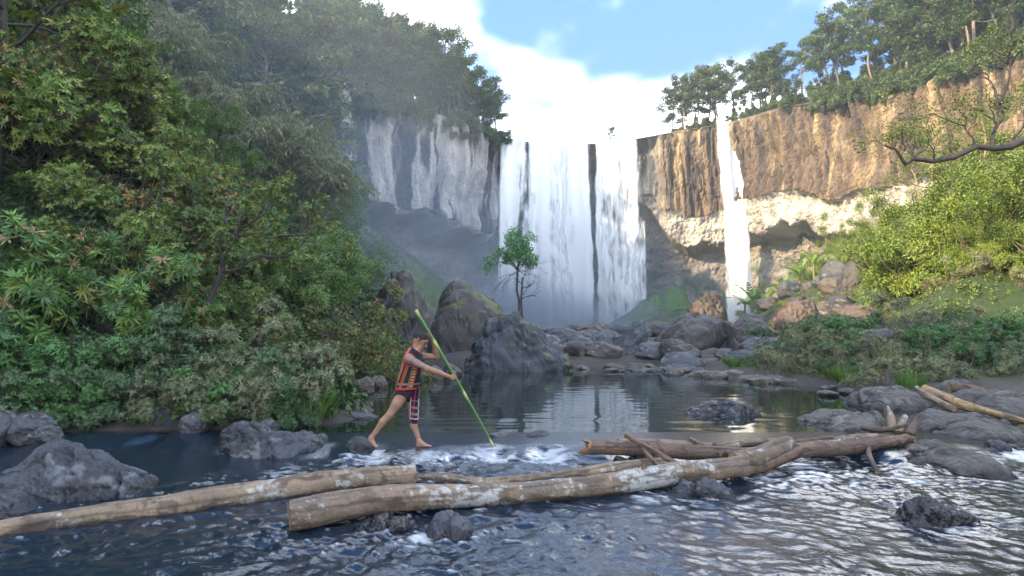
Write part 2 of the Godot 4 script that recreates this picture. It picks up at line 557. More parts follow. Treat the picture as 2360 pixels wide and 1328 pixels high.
# ---------------------------------------------------------------- plants
class Geo:
	var v := PackedVector3Array()
	var n := PackedVector3Array()
	var c := PackedColorArray()
	var i := PackedInt32Array()

	func tube(pts: PackedVector3Array, rad: PackedFloat32Array, sides: int, col: Color, col2: Color) -> void:
		var first := v.size()
		var side := Vector3.RIGHT
		for k in pts.size():
			var dir := (pts[mini(k + 1, pts.size() - 1)] - pts[maxi(k - 1, 0)]).normalized()
			side = (side - dir * side.dot(dir)).normalized()
			if side.length() < 0.5:
				side = dir.cross(Vector3(0.3, 0.5, 0.8)).normalized()
			var up := dir.cross(side)
			for s in sides:
				var a := TAU * s / sides
				var o := side * cos(a) + up * sin(a)
				v.append(pts[k] + o * rad[k])
				n.append(o)
				c.append(col.lerp(col2, fposmod(sin(k * 7.3 + s * 2.1) * 43.7, 1.0)))
		for k in pts.size() - 1:
			for s in sides:
				var a := first + k * sides + s
				var b := first + k * sides + (s + 1) % sides
				i.append_array(PackedInt32Array([a, a + sides, b, b, a + sides, b + sides]))

	func leaf(base: Vector3, dir: Vector3, face: Vector3, length: float, width: float, col: Color, droop: float) -> void:
		var side := dir.cross(face)
		if side.length() < 0.05:
			side = dir.cross(Vector3(0.7, 0.1, 0.7))
		side = side.normalized()
		var up := side.cross(dir).normalized()
		var first := v.size()
		var mid := base + dir * length * 0.45
		v.append(base)
		v.append(mid + side * width * 0.5 + up * width * 0.14)
		v.append(base + dir * length + Vector3.DOWN * droop * length)
		v.append(mid - side * width * 0.5 + up * width * 0.14)
		var nr := (up * 1.0 + dir * droop * 0.4).normalized()
		n.append(nr); n.append((nr - side * 0.3).normalized()); n.append(nr); n.append((nr + side * 0.3).normalized())
		for k in 4: c.append(col)
		i.append_array(PackedInt32Array([first, first + 2, first + 1, first, first + 3, first + 2]))

	func mesh() -> ArrayMesh:
		var a := []
		a.resize(Mesh.ARRAY_MAX)
		a[Mesh.ARRAY_VERTEX] = v
		a[Mesh.ARRAY_NORMAL] = n
		a[Mesh.ARRAY_COLOR] = c
		a[Mesh.ARRAY_INDEX] = i
		var m := ArrayMesh.new()
		m.add_surface_from_arrays(Mesh.PRIMITIVE_TRIANGLES, a)
		return m

func rv() -> Vector3:
	var z := rng.randf_range(-1, 1)
	var a := rng.randf() * TAU
	var r := sqrt(1.0 - z * z)
	return Vector3(r * cos(a), z, r * sin(a))

func pick(cols: Array, jitter := 0.25) -> Color:
	var c: Color = cols[rng.randi() % cols.size()]
	var k := 1.3 + rng.randf_range(-jitter, jitter)
	return Color(c.r * k, c.g * k * rng.randf_range(0.93, 1.07), c.b * k)

# leaves scattered through a small lump of foliage
func twig_lump(count: int, radius: float, length: float, width: float, cols: Array, droop := 0.1, flat := 0.7) -> ArrayMesh:
	var g := Geo.new()
	for k in count:
		var o := rv()
		var p := Vector3(o.x, o.y * flat, o.z) * radius * pow(rng.randf(), 0.5)
		var dir := (o + rv() * 0.8 + Vector3(0, 0.1, 0)).normalized()
		g.leaf(p, dir, (Vector3.UP + rv() * 0.6).normalized(), length * rng.randf_range(0.7, 1.3), width * rng.randf_range(0.7, 1.3), pick(cols), droop * rng.randf())
	return g.mesh()

# whorls of narrow leaves at the ends of short shoots
func twig_rosette(shoots: int, radius: float, each: int, length: float, width: float, cols: Array, tip: Array, bark: Color) -> ArrayMesh:
	var g := Geo.new()
	for s in shoots:
		var o := rv()
		o.y = absf(o.y) * 0.8 + 0.25
		o = o.normalized()
		var end := o * radius * rng.randf_range(0.6, 1.0)
		g.tube(PackedVector3Array([Vector3.ZERO, end * 0.5 + Vector3(0, -0.03, 0) * radius, end]), PackedFloat32Array([0.012 * radius / 0.4, 0.009 * radius / 0.4, 0.006 * radius / 0.4]), 3, bark, bark)
		var use := tip if tip.size() and rng.randf() < 0.36 else cols
		var base := pick(use, 0.15)
		for k in each:
			var a := TAU * k * 0.382 + rng.randf() * 0.5
			var lift := rng.randf_range(-0.15, 0.95)
			var e1 := o.cross(Vector3(0.3, 0.9, 0.2)).normalized()
			var e2 := o.cross(e1)
			var dir := ((e1 * cos(a) + e2 * sin(a)) * cos(lift) + o * sin(lift)).normalized()
			var kk := rng.randf_range(0.75, 1.25)
			g.leaf(end - o * radius * 0.1 * rng.randf(), dir, o, length * rng.randf_range(0.7, 1.15), width * rng.randf_range(0.8, 1.2), Color(base.r * kk, base.g * kk, base.b * kk), rng.randf() * 0.22)
	return g.mesh()

# a drooping spray: leaves in two rows along a thin arching stem
func twig_spray(pairs: int, stem: float, length: float, width: float, cols: Array, droop: float, bark: Color, hang := 0.5) -> ArrayMesh:
	var g := Geo.new()
	var pts := PackedVector3Array()
	var rad := PackedFloat32Array()
	for k in 6:
		var t := k / 5.0
		pts.append(Vector3(t * stem, 0.25 * stem * t - hang * stem * t * t, 0))
		rad.append(lerpf(0.014, 0.004, t) * stem)
	g.tube(pts, rad, 3, bark, bark)
	for k in pairs:
		for s in [-1.0, 1.0]:
			var t := (k + rng.randf()) / pairs * 0.92 + 0.08
			var p := Vector3(t * stem, 0.25 * stem * t - hang * stem * t * t, 0)
			var dir := Vector3(0.6, rng.randf_range(-0.5, 0.25) - droop, s * rng.randf_range(0.3, 1.0)).normalized()
			g.leaf(p, dir, (Vector3.UP + rv() * 0.4).normalized(), length * rng.randf_range(0.65, 1.2), width * rng.randf_range(0.8, 1.2), pick(cols), droop * rng.randf())
	return g.mesh()

func bend(a: Vector3, b: Vector3, wiggle: float, count: int) -> PackedVector3Array:
	var pts := PackedVector3Array()
	var off := rv() * wiggle * a.distance_to(b)
	var off2 := rv() * wiggle * 0.6 * a.distance_to(b)
	for k in count:
		var t := float(k) / (count - 1)
		pts.append(a.lerp(b, t) + off * sin(t * PI) + off2 * sin(t * TAU))
	return pts

func taper(r0: float, r1: float, count: int) -> PackedFloat32Array:
	var r := PackedFloat32Array()
	for k in count: r.append(lerpf(r0, r1, float(k) / (count - 1)))
	return r

func spin(where: Vector3, size: float, tilt: float, along := Vector3.ZERO) -> Transform3D:
	var b := Basis(Vector3.UP, rng.randf() * TAU)
	if along != Vector3.ZERO:
		b = Basis(Quaternion(Vector3.UP, along.normalized())) * b if along.normalized().y > -0.98 else b
	b = Basis(rv(), rng.randf() * tilt) * b
	return Transform3D(b.scaled(Vector3.ONE * size), where)

# p: height, from (where the crown starts, 0..1), spread, limbs, sub, twigs, size, r (trunk), bark, flat (0 round .. 1 tiers), lean
func tree_shape(p: Dictionary) -> Dictionary:
	var wood := Geo.new()
	var st := SurfaceTool.new()
	st.begin(Mesh.PRIMITIVE_TRIANGLES)
	var H: float = p.height
	var bark: Color = p.bark
	var bark2: Color = bark * 0.55
	bark2.a = 1.0
	var lean: Vector3 = p.get("lean", Vector3.ZERO)
	var top := Vector3(rng.randf_range(-0.06, 0.06) * H, H * 0.9, rng.randf_range(-0.06, 0.06) * H) + lean
	var trunk := bend(Vector3(0, -0.6, 0), top, p.get("wiggle", 0.07), 10)
	wood.tube(trunk, taper(p.r, p.r * 0.18, 10), 8, bark, bark2)
	var limbs: int = p.limbs
	for k in limbs:
		var f: float = lerpf(p.from, 0.99, (k + rng.randf() * 0.8) / limbs)
		var fi := f * 9.0
		var a := trunk[int(fi)].lerp(trunk[mini(int(fi) + 1, 9)], fi - int(fi))
		var az := k * 2.4 + rng.randf() * 0.9
		var up: float = (f - p.from) / (1.0 - p.from)
		var rise := lerpf(0.15, 1.0, up) * lerpf(1.0, 0.45, p.flat)
		var reach: float = p.spread * lerpf(1.0, 0.5, up * up) * rng.randf_range(0.6, 1.05)
		var b := a + Vector3(cos(az), rise, sin(az)).normalized() * reach
		var limb := bend(a, b, 0.1, 6)
		var r0: float = p.r * lerpf(0.42, 0.2, up)
		wood.tube(limb, taper(r0, r0 * 0.25, 6), 5, bark, bark2)
		var subs: int = p.sub
		for s in subs:
			var t := lerpf(0.35, 1.0, float(s + 1) / subs)
			var q := limb[int(t * 5.0)]
			var dir := ((b - a).normalized() + rv() * 0.9 + Vector3(0, 0.25, 0)).normalized()
			var e := q + dir * reach * rng.randf_range(0.22, 0.42)
			wood.tube(bend(q, e, 0.12, 4), taper(r0 * 0.3, r0 * 0.1, 4), 3, bark, bark2)
			var count: int = p.get("each", 3)
			for w in count:
				if rng.randf() < p.get("bare", 0.0): continue
				var pos := q.lerp(e, lerpf(0.35, 1.05, (w + rng.randf()) / count)) + rv() * 0.06 * reach
				var tw: ArrayMesh = p.twigs[rng.randi() % p.twigs.size()]
				var tr := spin(pos, p.size * rng.randf_range(0.75, 1.25), 0.6)
				if p.flat > 0.0:
					tr = Transform3D(Basis.from_scale(Vector3(1.0, 1.0 - 0.45 * p.flat, 1.0)) * tr.basis, tr.origin)
				st.append_from(tw, 0, tr)
	return {"trunk": wood.mesh(), "crown": st.commit()}

# a dome of foliage on many stems; p: wide, height, count, twigs, size, stems, bark, fill (0 shell .. 1 all through), lumps
func shrub_shape(p: Dictionary) -> Dictionary:
	var wood := Geo.new()
	var st := SurfaceTool.new()
	st.begin(Mesh.PRIMITIVE_TRIANGLES)
	var bark: Color = p.bark
	var bark2 := bark * 0.6
	bark2.a = 1.0
	var ends := PackedVector3Array()
	var off := rng.randf() * 500.0
	var clumps := maxi(int(p.count / 13.0), 6)
	var centres := PackedVector3Array()
	for k in clumps:
		var o := rv()
		o.y = absf(o.y) - 0.1
		o = o.normalized()
		var lump: float = 1.0 + p.get("lumps", 0.5) * noise.get_noise_3d(o.x * 150.0 + off, o.y * 150.0, o.z * 150.0)
		centres.append(o * lump * lerpf(1.0, pow(rng.randf(), 0.33), p.fill * 0.8))
	for k in p.count:
		var c := centres[k % clumps]
		var o := (c + rv() * rng.randf_range(0.02, 0.26) * Vector3(1, 0.7, 1))
		var pos := Vector3(o.x * p.wide * 0.5, maxf(o.y, -0.08) * p.height * 0.86 + p.height * 0.12, o.z * p.wide * 0.5)
		o = o.normalized()
		ends.append(pos)
		var tw: ArrayMesh = p.twigs[rng.randi() % p.twigs.size()]
		st.append_from(tw, 0, spin(pos, p.size * rng.randf_range(0.75, 1.25), 0.5, (o + Vector3(0, 0.7, 0)) if p.get("outward", true) else Vector3.ZERO))
	for k in p.stems:
		var e: Vector3 = ends[rng.randi() % ends.size()]
		var base := Vector3(rng.randf_range(-0.12, 0.12) * p.wide, -0.15, rng.randf_range(-0.12, 0.12) * p.wide)
		var r: float = p.get("stem_r", 0.02) * rng.randf_range(0.6, 1.3)
		wood.tube(bend(base, e, 0.12, 6), taper(r, r * 0.3, 6), 4, bark, bark2)
	return {"trunk": wood.mesh(), "crown": st.commit()}

const LOOKS := {"whorl": ["yellow green", "fresh green", "orange tipped"], "fine": ["grey green", "bright green", "olive grey"], "dark": ["blackish green", "deep green", "mid green", "olive brown"], "round": ["mixed green", "dark green", "light green"], "sunny": ["bright yellow", "yellow green", "leaf green"], "pale": ["sparse", "open", "tall"], "dry": ["thin olive", "thin olive", "thin olive", "thin olive"]}
var kinds := {}        # kind -> list of shapes

func plant(kind: String, called: String, label: String, category: String, where: Vector3, size := 1.0, group := "", turn := -1.0, stretch := 1.0, which := -1) -> Node3D:
	var shapes: Array = kinds[kind]
	var s: Dictionary = shapes[which if which >= 0 else rng.randi() % shapes.size()]
	var looks: Array = LOOKS.get(kind, [])
	var at_shape := shapes.find(s)
	label = label.replace("{look}", looks[at_shape] if looks.size() else "").replace("{size}", "small" if size < 0.62 else "big" if size > 0.92 else "mid-sized")
	var o := thing(called, label, category, where, group)
	o.rotation.y = rng.randf() * TAU if turn < 0.0 else turn
	o.scale = Vector3(size, size * stretch, size)
	part(s.get("wood", "trunk"), s.trunk, M.bark, o)
	part(s.get("green", "crown"), s.crown, M.leaf if not s.has("glossy") else M.glossy, o)
	return o

func ground_at(px: float, depth: float) -> Vector3:
	var x := (px - CX) / FPX * depth
	return Vector3(x, ground_h(x, depth) - 0.1, -depth)

var rim_px := PackedFloat32Array()

func rim_place(px: float, back: float) -> Vector3:
	if rim_px.is_empty():
		for i in 500:
			rim_px.append(put_pixel(rim_at(i / 499.0)[0]).x)
	var best := 0
	for i in 500:
		if absf(rim_px[i] - px) < absf(rim_px[best] - px): best = i
	var ra := rim_at(best / 499.0)
	var p: Vector3 = ra[0]
	var rise := back * lerpf(0.2, 0.42, smoothstep(40.0, 62.0, p.x))
	return p + Vector3(ra[1]) * back + Vector3(0, rise - 0.3, 0)

func species() -> void:
	var dk := Color(0.06, 0.05, 0.04)
	# tall dark rainforest trees
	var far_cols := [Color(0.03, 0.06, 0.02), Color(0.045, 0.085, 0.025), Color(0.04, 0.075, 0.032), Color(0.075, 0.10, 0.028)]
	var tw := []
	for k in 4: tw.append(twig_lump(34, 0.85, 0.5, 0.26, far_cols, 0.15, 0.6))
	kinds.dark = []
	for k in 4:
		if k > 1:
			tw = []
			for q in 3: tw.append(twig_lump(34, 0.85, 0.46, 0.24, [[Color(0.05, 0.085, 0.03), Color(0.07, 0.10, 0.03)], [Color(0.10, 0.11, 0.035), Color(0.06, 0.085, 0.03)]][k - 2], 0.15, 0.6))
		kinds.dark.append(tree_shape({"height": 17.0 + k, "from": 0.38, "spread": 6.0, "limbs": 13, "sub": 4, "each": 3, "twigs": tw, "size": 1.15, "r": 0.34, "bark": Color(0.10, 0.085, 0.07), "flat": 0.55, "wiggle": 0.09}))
	# open tiered trees with pale trunks on the sunny rim
	var rim_cols := [Color(0.045, 0.075, 0.02), Color(0.07, 0.10, 0.025), Color(0.035, 0.06, 0.018)]
	tw = []
	for k in 4: tw.append(twig_lump(30, 0.8, 0.42, 0.22, rim_cols, 0.15, 0.5))
	kinds.pale = []
	for k in 3:
		kinds.pale.append(tree_shape({"height": 17.0 + 2.0 * k, "from": 0.5, "spread": 5.2, "limbs": 13, "sub": 4, "each": 3, "twigs": tw, "size": 1.15, "r": 0.3, "bark": Color(0.26, 0.21, 0.16), "flat": 0.75, "wiggle": 0.1}))
	# olive bushy trees and understorey along the rim
	kinds.understorey = []
	for k in 3:
		kinds.understorey.append(shrub_shape({"wide": 6.0, "height": 5.5, "count": 190, "twigs": tw, "size": 0.9, "stems": 14, "stem_r": 0.06, "bark": Color(0.2, 0.17, 0.13), "fill": 0.6, "lumps": 0.8}))
	# rounded mid-green trees of the slope
	var mid_cols := [Color(0.05, 0.11, 0.03), Color(0.07, 0.135, 0.038), Color(0.055, 0.115, 0.048), Color(0.10, 0.15, 0.04)]
	tw = []
	for k in 4: tw.append(twig_lump(40, 0.5, 0.22, 0.1, mid_cols, 0.2, 0.7))
	kinds.round = []
	for k in 3:
		var set: Array = [mid_cols, [Color(0.04, 0.09, 0.035), Color(0.05, 0.11, 0.045)], [Color(0.09, 0.16, 0.04), Color(0.12, 0.18, 0.045)]][k]
		tw = []
		for q in 4: tw.append(twig_lump(40, 0.5, 0.22, 0.1, set, 0.2, 0.7))
		kinds.round.append(tree_shape({"height": 8.5 + k, "from": 0.2, "spread": 4.2, "limbs": 17, "sub": 5, "each": 4, "twigs": tw, "size": 1.1, "r": 0.2, "bark": dk, "flat": 0.2}))
	kinds.creeper = []
	for k in 3:
		kinds.creeper.append(shrub_shape({"wide": 5.0, "height": 3.2, "count": 330, "twigs": tw, "size": 0.85, "stems": 10, "stem_r": 0.04, "bark": dk, "fill": 0.4, "lumps": 0.9}))
	# bamboo
	var bam := [Color(0.14, 0.18, 0.085), Color(0.19, 0.21, 0.10), Color(0.11, 0.15, 0.07), Color(0.26, 0.23, 0.12)]
	tw = []
	for k in 5: tw.append(twig_spray(11, 1.1, 0.34, 0.05, bam, 0.55, Color(0.16, 0.15, 0.07), 0.75))
	kinds.bamboo = []
	for k in 3:
		var wood := Geo.new()
		var st := SurfaceTool.new()
		st.begin(Mesh.PRIMITIVE_TRIANGLES)
		for culm in 26:
			var az := rng.randf() * TAU
			var hh := rng.randf_range(6.0, 10.5)
			var reach := rng.randf_range(1.0, 4.2)
			var pts := PackedVector3Array()
			for q in 9:
				var t := q / 8.0
				pts.append(Vector3(cos(az), 0, sin(az)) * (0.4 * rng.randf() + reach * pow(t, 2.2)) + Vector3(0, hh * (t - 0.22 * t * t * t * t), 0))
			wood.tube(pts, taper(0.045, 0.008, 9), 5, Color(0.16, 0.18, 0.07), Color(0.22, 0.19, 0.08))
			for q in 26:
				var t := lerpf(0.22, 1.0, sqrt(rng.randf()))
				var f := t * 8.0
				var pos := pts[int(f)].lerp(pts[mini(int(f) + 1, 8)], f - int(f))
				st.append_from(tw[rng.randi() % 5], 0, spin(pos + rv() * 0.15, rng.randf_range(0.7, 1.3), 0.5))
		kinds.bamboo.append({"trunk": wood.mesh(), "crown": st.commit(), "wood": "culms", "green": "foliage"})
	# rounded shrubs with whorled narrow leaves
	var sh_cols := [Color(0.08, 0.145, 0.035), Color(0.105, 0.18, 0.042), Color(0.065, 0.12, 0.038)]
	var sh_tip := [Color(0.20, 0.19, 0.05), Color(0.16, 0.22, 0.05), Color(0.26, 0.15, 0.055)]
	tw = []
	for k in 5: tw.append(twig_rosette(7, 0.42, 9, 0.2, 0.042, sh_cols, sh_tip, Color(0.09, 0.06, 0.04)))
	kinds.whorl = []
	for k in 3:
		var set: Array = [[Color(0.10, 0.17, 0.035), Color(0.13, 0.20, 0.04)], sh_cols, [Color(0.075, 0.12, 0.04), Color(0.09, 0.14, 0.04)]][k]
		var tip: Array = [[Color(0.19, 0.24, 0.05)], [Color(0.16, 0.22, 0.05), Color(0.22, 0.2, 0.05)], sh_tip][k]
		tw = []
		for q in 4: tw.append(twig_rosette(11, 0.42, 8, 0.135, 0.034, set, tip, Color(0.09, 0.06, 0.04)))
		kinds.whorl.append(shrub_shape({"wide": 5.2, "height": 4.2, "count": 300, "twigs": tw, "size": 1.0, "stems": 26, "stem_r": 0.045, "bark": Color(0.07, 0.05, 0.04), "fill": 0.45, "lumps": 0.7}))
	# big rosettes with red young leaves
	var ro_cols := [Color(0.085, 0.17, 0.04), Color(0.12, 0.21, 0.045), Color(0.065, 0.13, 0.04)]
	var ro_tip := [Color(0.30, 0.10, 0.07), Color(0.28, 0.17, 0.09), Color(0.17, 0.22, 0.06), Color(0.25, 0.24, 0.06), Color(0.18, 0.25, 0.05), Color(0.14, 0.23, 0.05)]
	tw = []
	for k in 6: tw.append(twig_rosette(3, 0.42, 15, 0.30, 0.052, ro_cols, ro_tip, Color(0.08, 0.055, 0.045)))
	kinds.rosette = []
	for k in 3:
		kinds.rosette.append(shrub_shape({"wide": 3.4, "height": 2.7, "count": 150, "twigs": tw, "size": 0.85, "stems": 24, "stem_r": 0.035, "bark": Color(0.06, 0.045, 0.04), "fill": 0.5, "lumps": 0.6}))
	# fine-leaved shrubs at the water
	var fi_cols := [Color(0.065, 0.13, 0.055), Color(0.09, 0.155, 0.065), Color(0.12, 0.17, 0.09), Color(0.05, 0.10, 0.04)]
	tw = []
	for k in 5: tw.append(twig_rosette(8, 0.3, 8, 0.11, 0.026, fi_cols, [], Color(0.07, 0.05, 0.04)))
	kinds.fine = []
	for k in 3:
		var set: Array = [fi_cols, [Color(0.06, 0.145, 0.04), Color(0.08, 0.17, 0.045)], [Color(0.11, 0.16, 0.08), Color(0.13, 0.16, 0.075), Color(0.15, 0.15, 0.08)]][k]
		tw = []
		for q in 4: tw.append(twig_rosette(8, 0.3, 8, 0.12, 0.03, set, [], Color(0.07, 0.05, 0.04)))
		kinds.fine.append(shrub_shape({"wide": 2.6, "height": 1.7, "count": 210, "twigs": tw, "size": 0.85, "stems": 40, "stem_r": 0.012, "bark": Color(0.06, 0.045, 0.035), "fill": 0.6, "lumps": 0.8}))
	# sunlit broad-leaved bushes
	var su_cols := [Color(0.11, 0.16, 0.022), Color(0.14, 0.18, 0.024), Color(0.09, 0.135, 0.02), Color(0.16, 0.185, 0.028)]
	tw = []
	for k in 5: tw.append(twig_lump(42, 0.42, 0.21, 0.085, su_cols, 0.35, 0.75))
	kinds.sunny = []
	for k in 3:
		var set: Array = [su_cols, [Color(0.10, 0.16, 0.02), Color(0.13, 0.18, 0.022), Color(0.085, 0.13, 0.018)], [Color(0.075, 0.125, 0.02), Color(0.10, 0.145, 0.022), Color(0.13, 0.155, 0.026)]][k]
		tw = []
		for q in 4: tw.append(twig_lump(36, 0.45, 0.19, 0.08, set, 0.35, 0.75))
		kinds.sunny.append(shrub_shape({"wide": 6.0, "height": 5.4, "count": 330, "twigs": tw, "size": 1.0, "stems": 20, "stem_r": 0.07, "bark": Color(0.20, 0.15, 0.10), "fill": 0.55, "lumps": 1.1}))
	kinds.sunny_tree = []
	for k in 2:
		kinds.sunny_tree.append(tree_shape({"height": 9.0, "from": 0.3, "spread": 3.6, "limbs": 11, "sub": 4, "each": 3, "twigs": tw, "size": 1.0, "r": 0.2, "bark": Color(0.30, 0.22, 0.13), "flat": 0.5, "wiggle": 0.16, "bare": 0.15}))
	# dry thin shrubs of the stony bank
	var dr_cols := [Color(0.16, 0.20, 0.09), Color(0.20, 0.22, 0.11), Color(0.13, 0.18, 0.085), Color(0.22, 0.18, 0.10)]
	tw = []
	for k in 5: tw.append(twig_rosette(9, 0.34, 6, 0.10, 0.022, dr_cols, [], Color(0.2, 0.16, 0.12)))
	kinds.dry = []
	for k in 4:
		kinds.dry.append(shrub_shape({"wide": 2.1, "height": 1.7, "count": 75, "twigs": tw, "size": 0.9, "stems": 46, "stem_r": 0.011, "bark": Color(0.22, 0.18, 0.14), "fill": 0.8, "lumps": 0.7}))
	# grass tussocks
	kinds.grass = []
	for k in 3:
		var g := Geo.new()
		var w2 := Geo.new()
		for b in 150:
			var az := rng.randf() * TAU
			var p0 := Vector3(cos(az), 0, sin(az)) * rng.randf() * 0.18 + Vector3(0, -0.05, 0)
			var dir := (Vector3(cos(az), 0, sin(az)) * rng.randf_range(0.05, 0.75) + Vector3.UP).normalized()
			g.leaf(p0, dir, Vector3(cos(az), 0.2, sin(az)), rng.randf_range(0.35, 0.85), 0.018, pick([Color(0.09, 0.19, 0.03), Color(0.13, 0.22, 0.04), Color(0.07, 0.14, 0.03)]), rng.randf() * 0.25)
		w2.tube(PackedVector3Array([Vector3(0, -0.1, 0), Vector3(0, 0.08, 0)]), PackedFloat32Array([0.14, 0.05]), 7, Color(0.10, 0.08, 0.05), Color(0.06, 0.05, 0.03))
		kinds.grass.append({"trunk": w2.mesh(), "crown": g.mesh(), "wood": "root_crown", "green": "blades"})
	# wild banana
	kinds.banana = []
	for k in 2:
		var g := Geo.new()
		var w2 := Geo.new()
		w2.tube(bend(Vector3(0, -0.3, 0), Vector3(0.1, 2.2, 0), 0.03, 5), taper(0.16, 0.09, 5), 8, Color(0.14, 0.15, 0.05), Color(0.2, 0.16, 0.08))
		for b in 9:
			var az := b * 2.4 + rng.randf() * 0.5
			var o := Vector3(cos(az), 0, sin(az))
			var lift := rng.randf_range(0.5, 1.3)
			var L := rng.randf_range(1.8, 2.6)
			var prev := Vector3(0.1, 2.0, 0)
			var pd := (o * cos(lift) + Vector3.UP * sin(lift)).normalized()
			for s in 7:
				var nx := prev + pd * L / 7.0
				var side := pd.cross(Vector3.UP).normalized() * 0.34 * sin(PI * (s + 0.75) / 7.6)
				for q in [-1.0, 1.0]:
					g.leaf(prev - pd * 0.05, (pd * 1.0 + side * q * 2.2).normalized(), side.cross(pd).normalized() + o * 0.2, L / 7.0 * 1.5, 0.24, pick([Color(0.13, 0.22, 0.03), Color(0.17, 0.26, 0.04)], 0.12), 0.1)
				prev = nx
				pd = (pd + Vector3.DOWN * 0.17).normalized()
		kinds.banana.append({"trunk": w2.mesh(), "crown": g.mesh(), "wood": "stem", "green": "leaves"})
	# maple-like tree at the edge: broad leaves in flat sprays
	var ma_cols := [Color(0.09, 0.16, 0.028), Color(0.13, 0.19, 0.03), Color(0.07, 0.125, 0.028), Color(0.10, 0.17, 0.03), Color(0.22, 0.19, 0.04), Color(0.27, 0.17, 0.045)]
	tw = []
	for k in 5: tw.append(twig_spray(8, 0.9, 0.22, 0.19, ma_cols, 0.35, Color(0.06, 0.05, 0.04), 0.3))
	kinds.maple = [tree_shape({"height": 9.5, "from": 0.25, "spread": 5.0, "limbs": 15, "sub": 5, "each": 4, "twigs": tw, "size": 0.85, "r": 0.26, "bark": Color(0.05, 0.042, 0.035), "flat": 0.7, "wiggle": 0.1})]

func scatter(called: String, twigs: Array, spots: Array, label: String) -> void:
	# ground cover that nobody could count, one object of many small sprigs
	var o := MultiMeshInstance3D.new()
	var mm := MultiMesh.new()
	mm.transform_format = MultiMesh.TRANSFORM_3D
	mm.mesh = twigs[0]
	mm.instance_count = spots.size()
	for k in spots.size(): mm.set_instance_transform(k, spots[k])
	o.multimesh = mm
	o.material_override = M.leaf
	o.name = numbered(called)
	add_child(o)
	tag(o, label, "ground cover", "", "stuff")

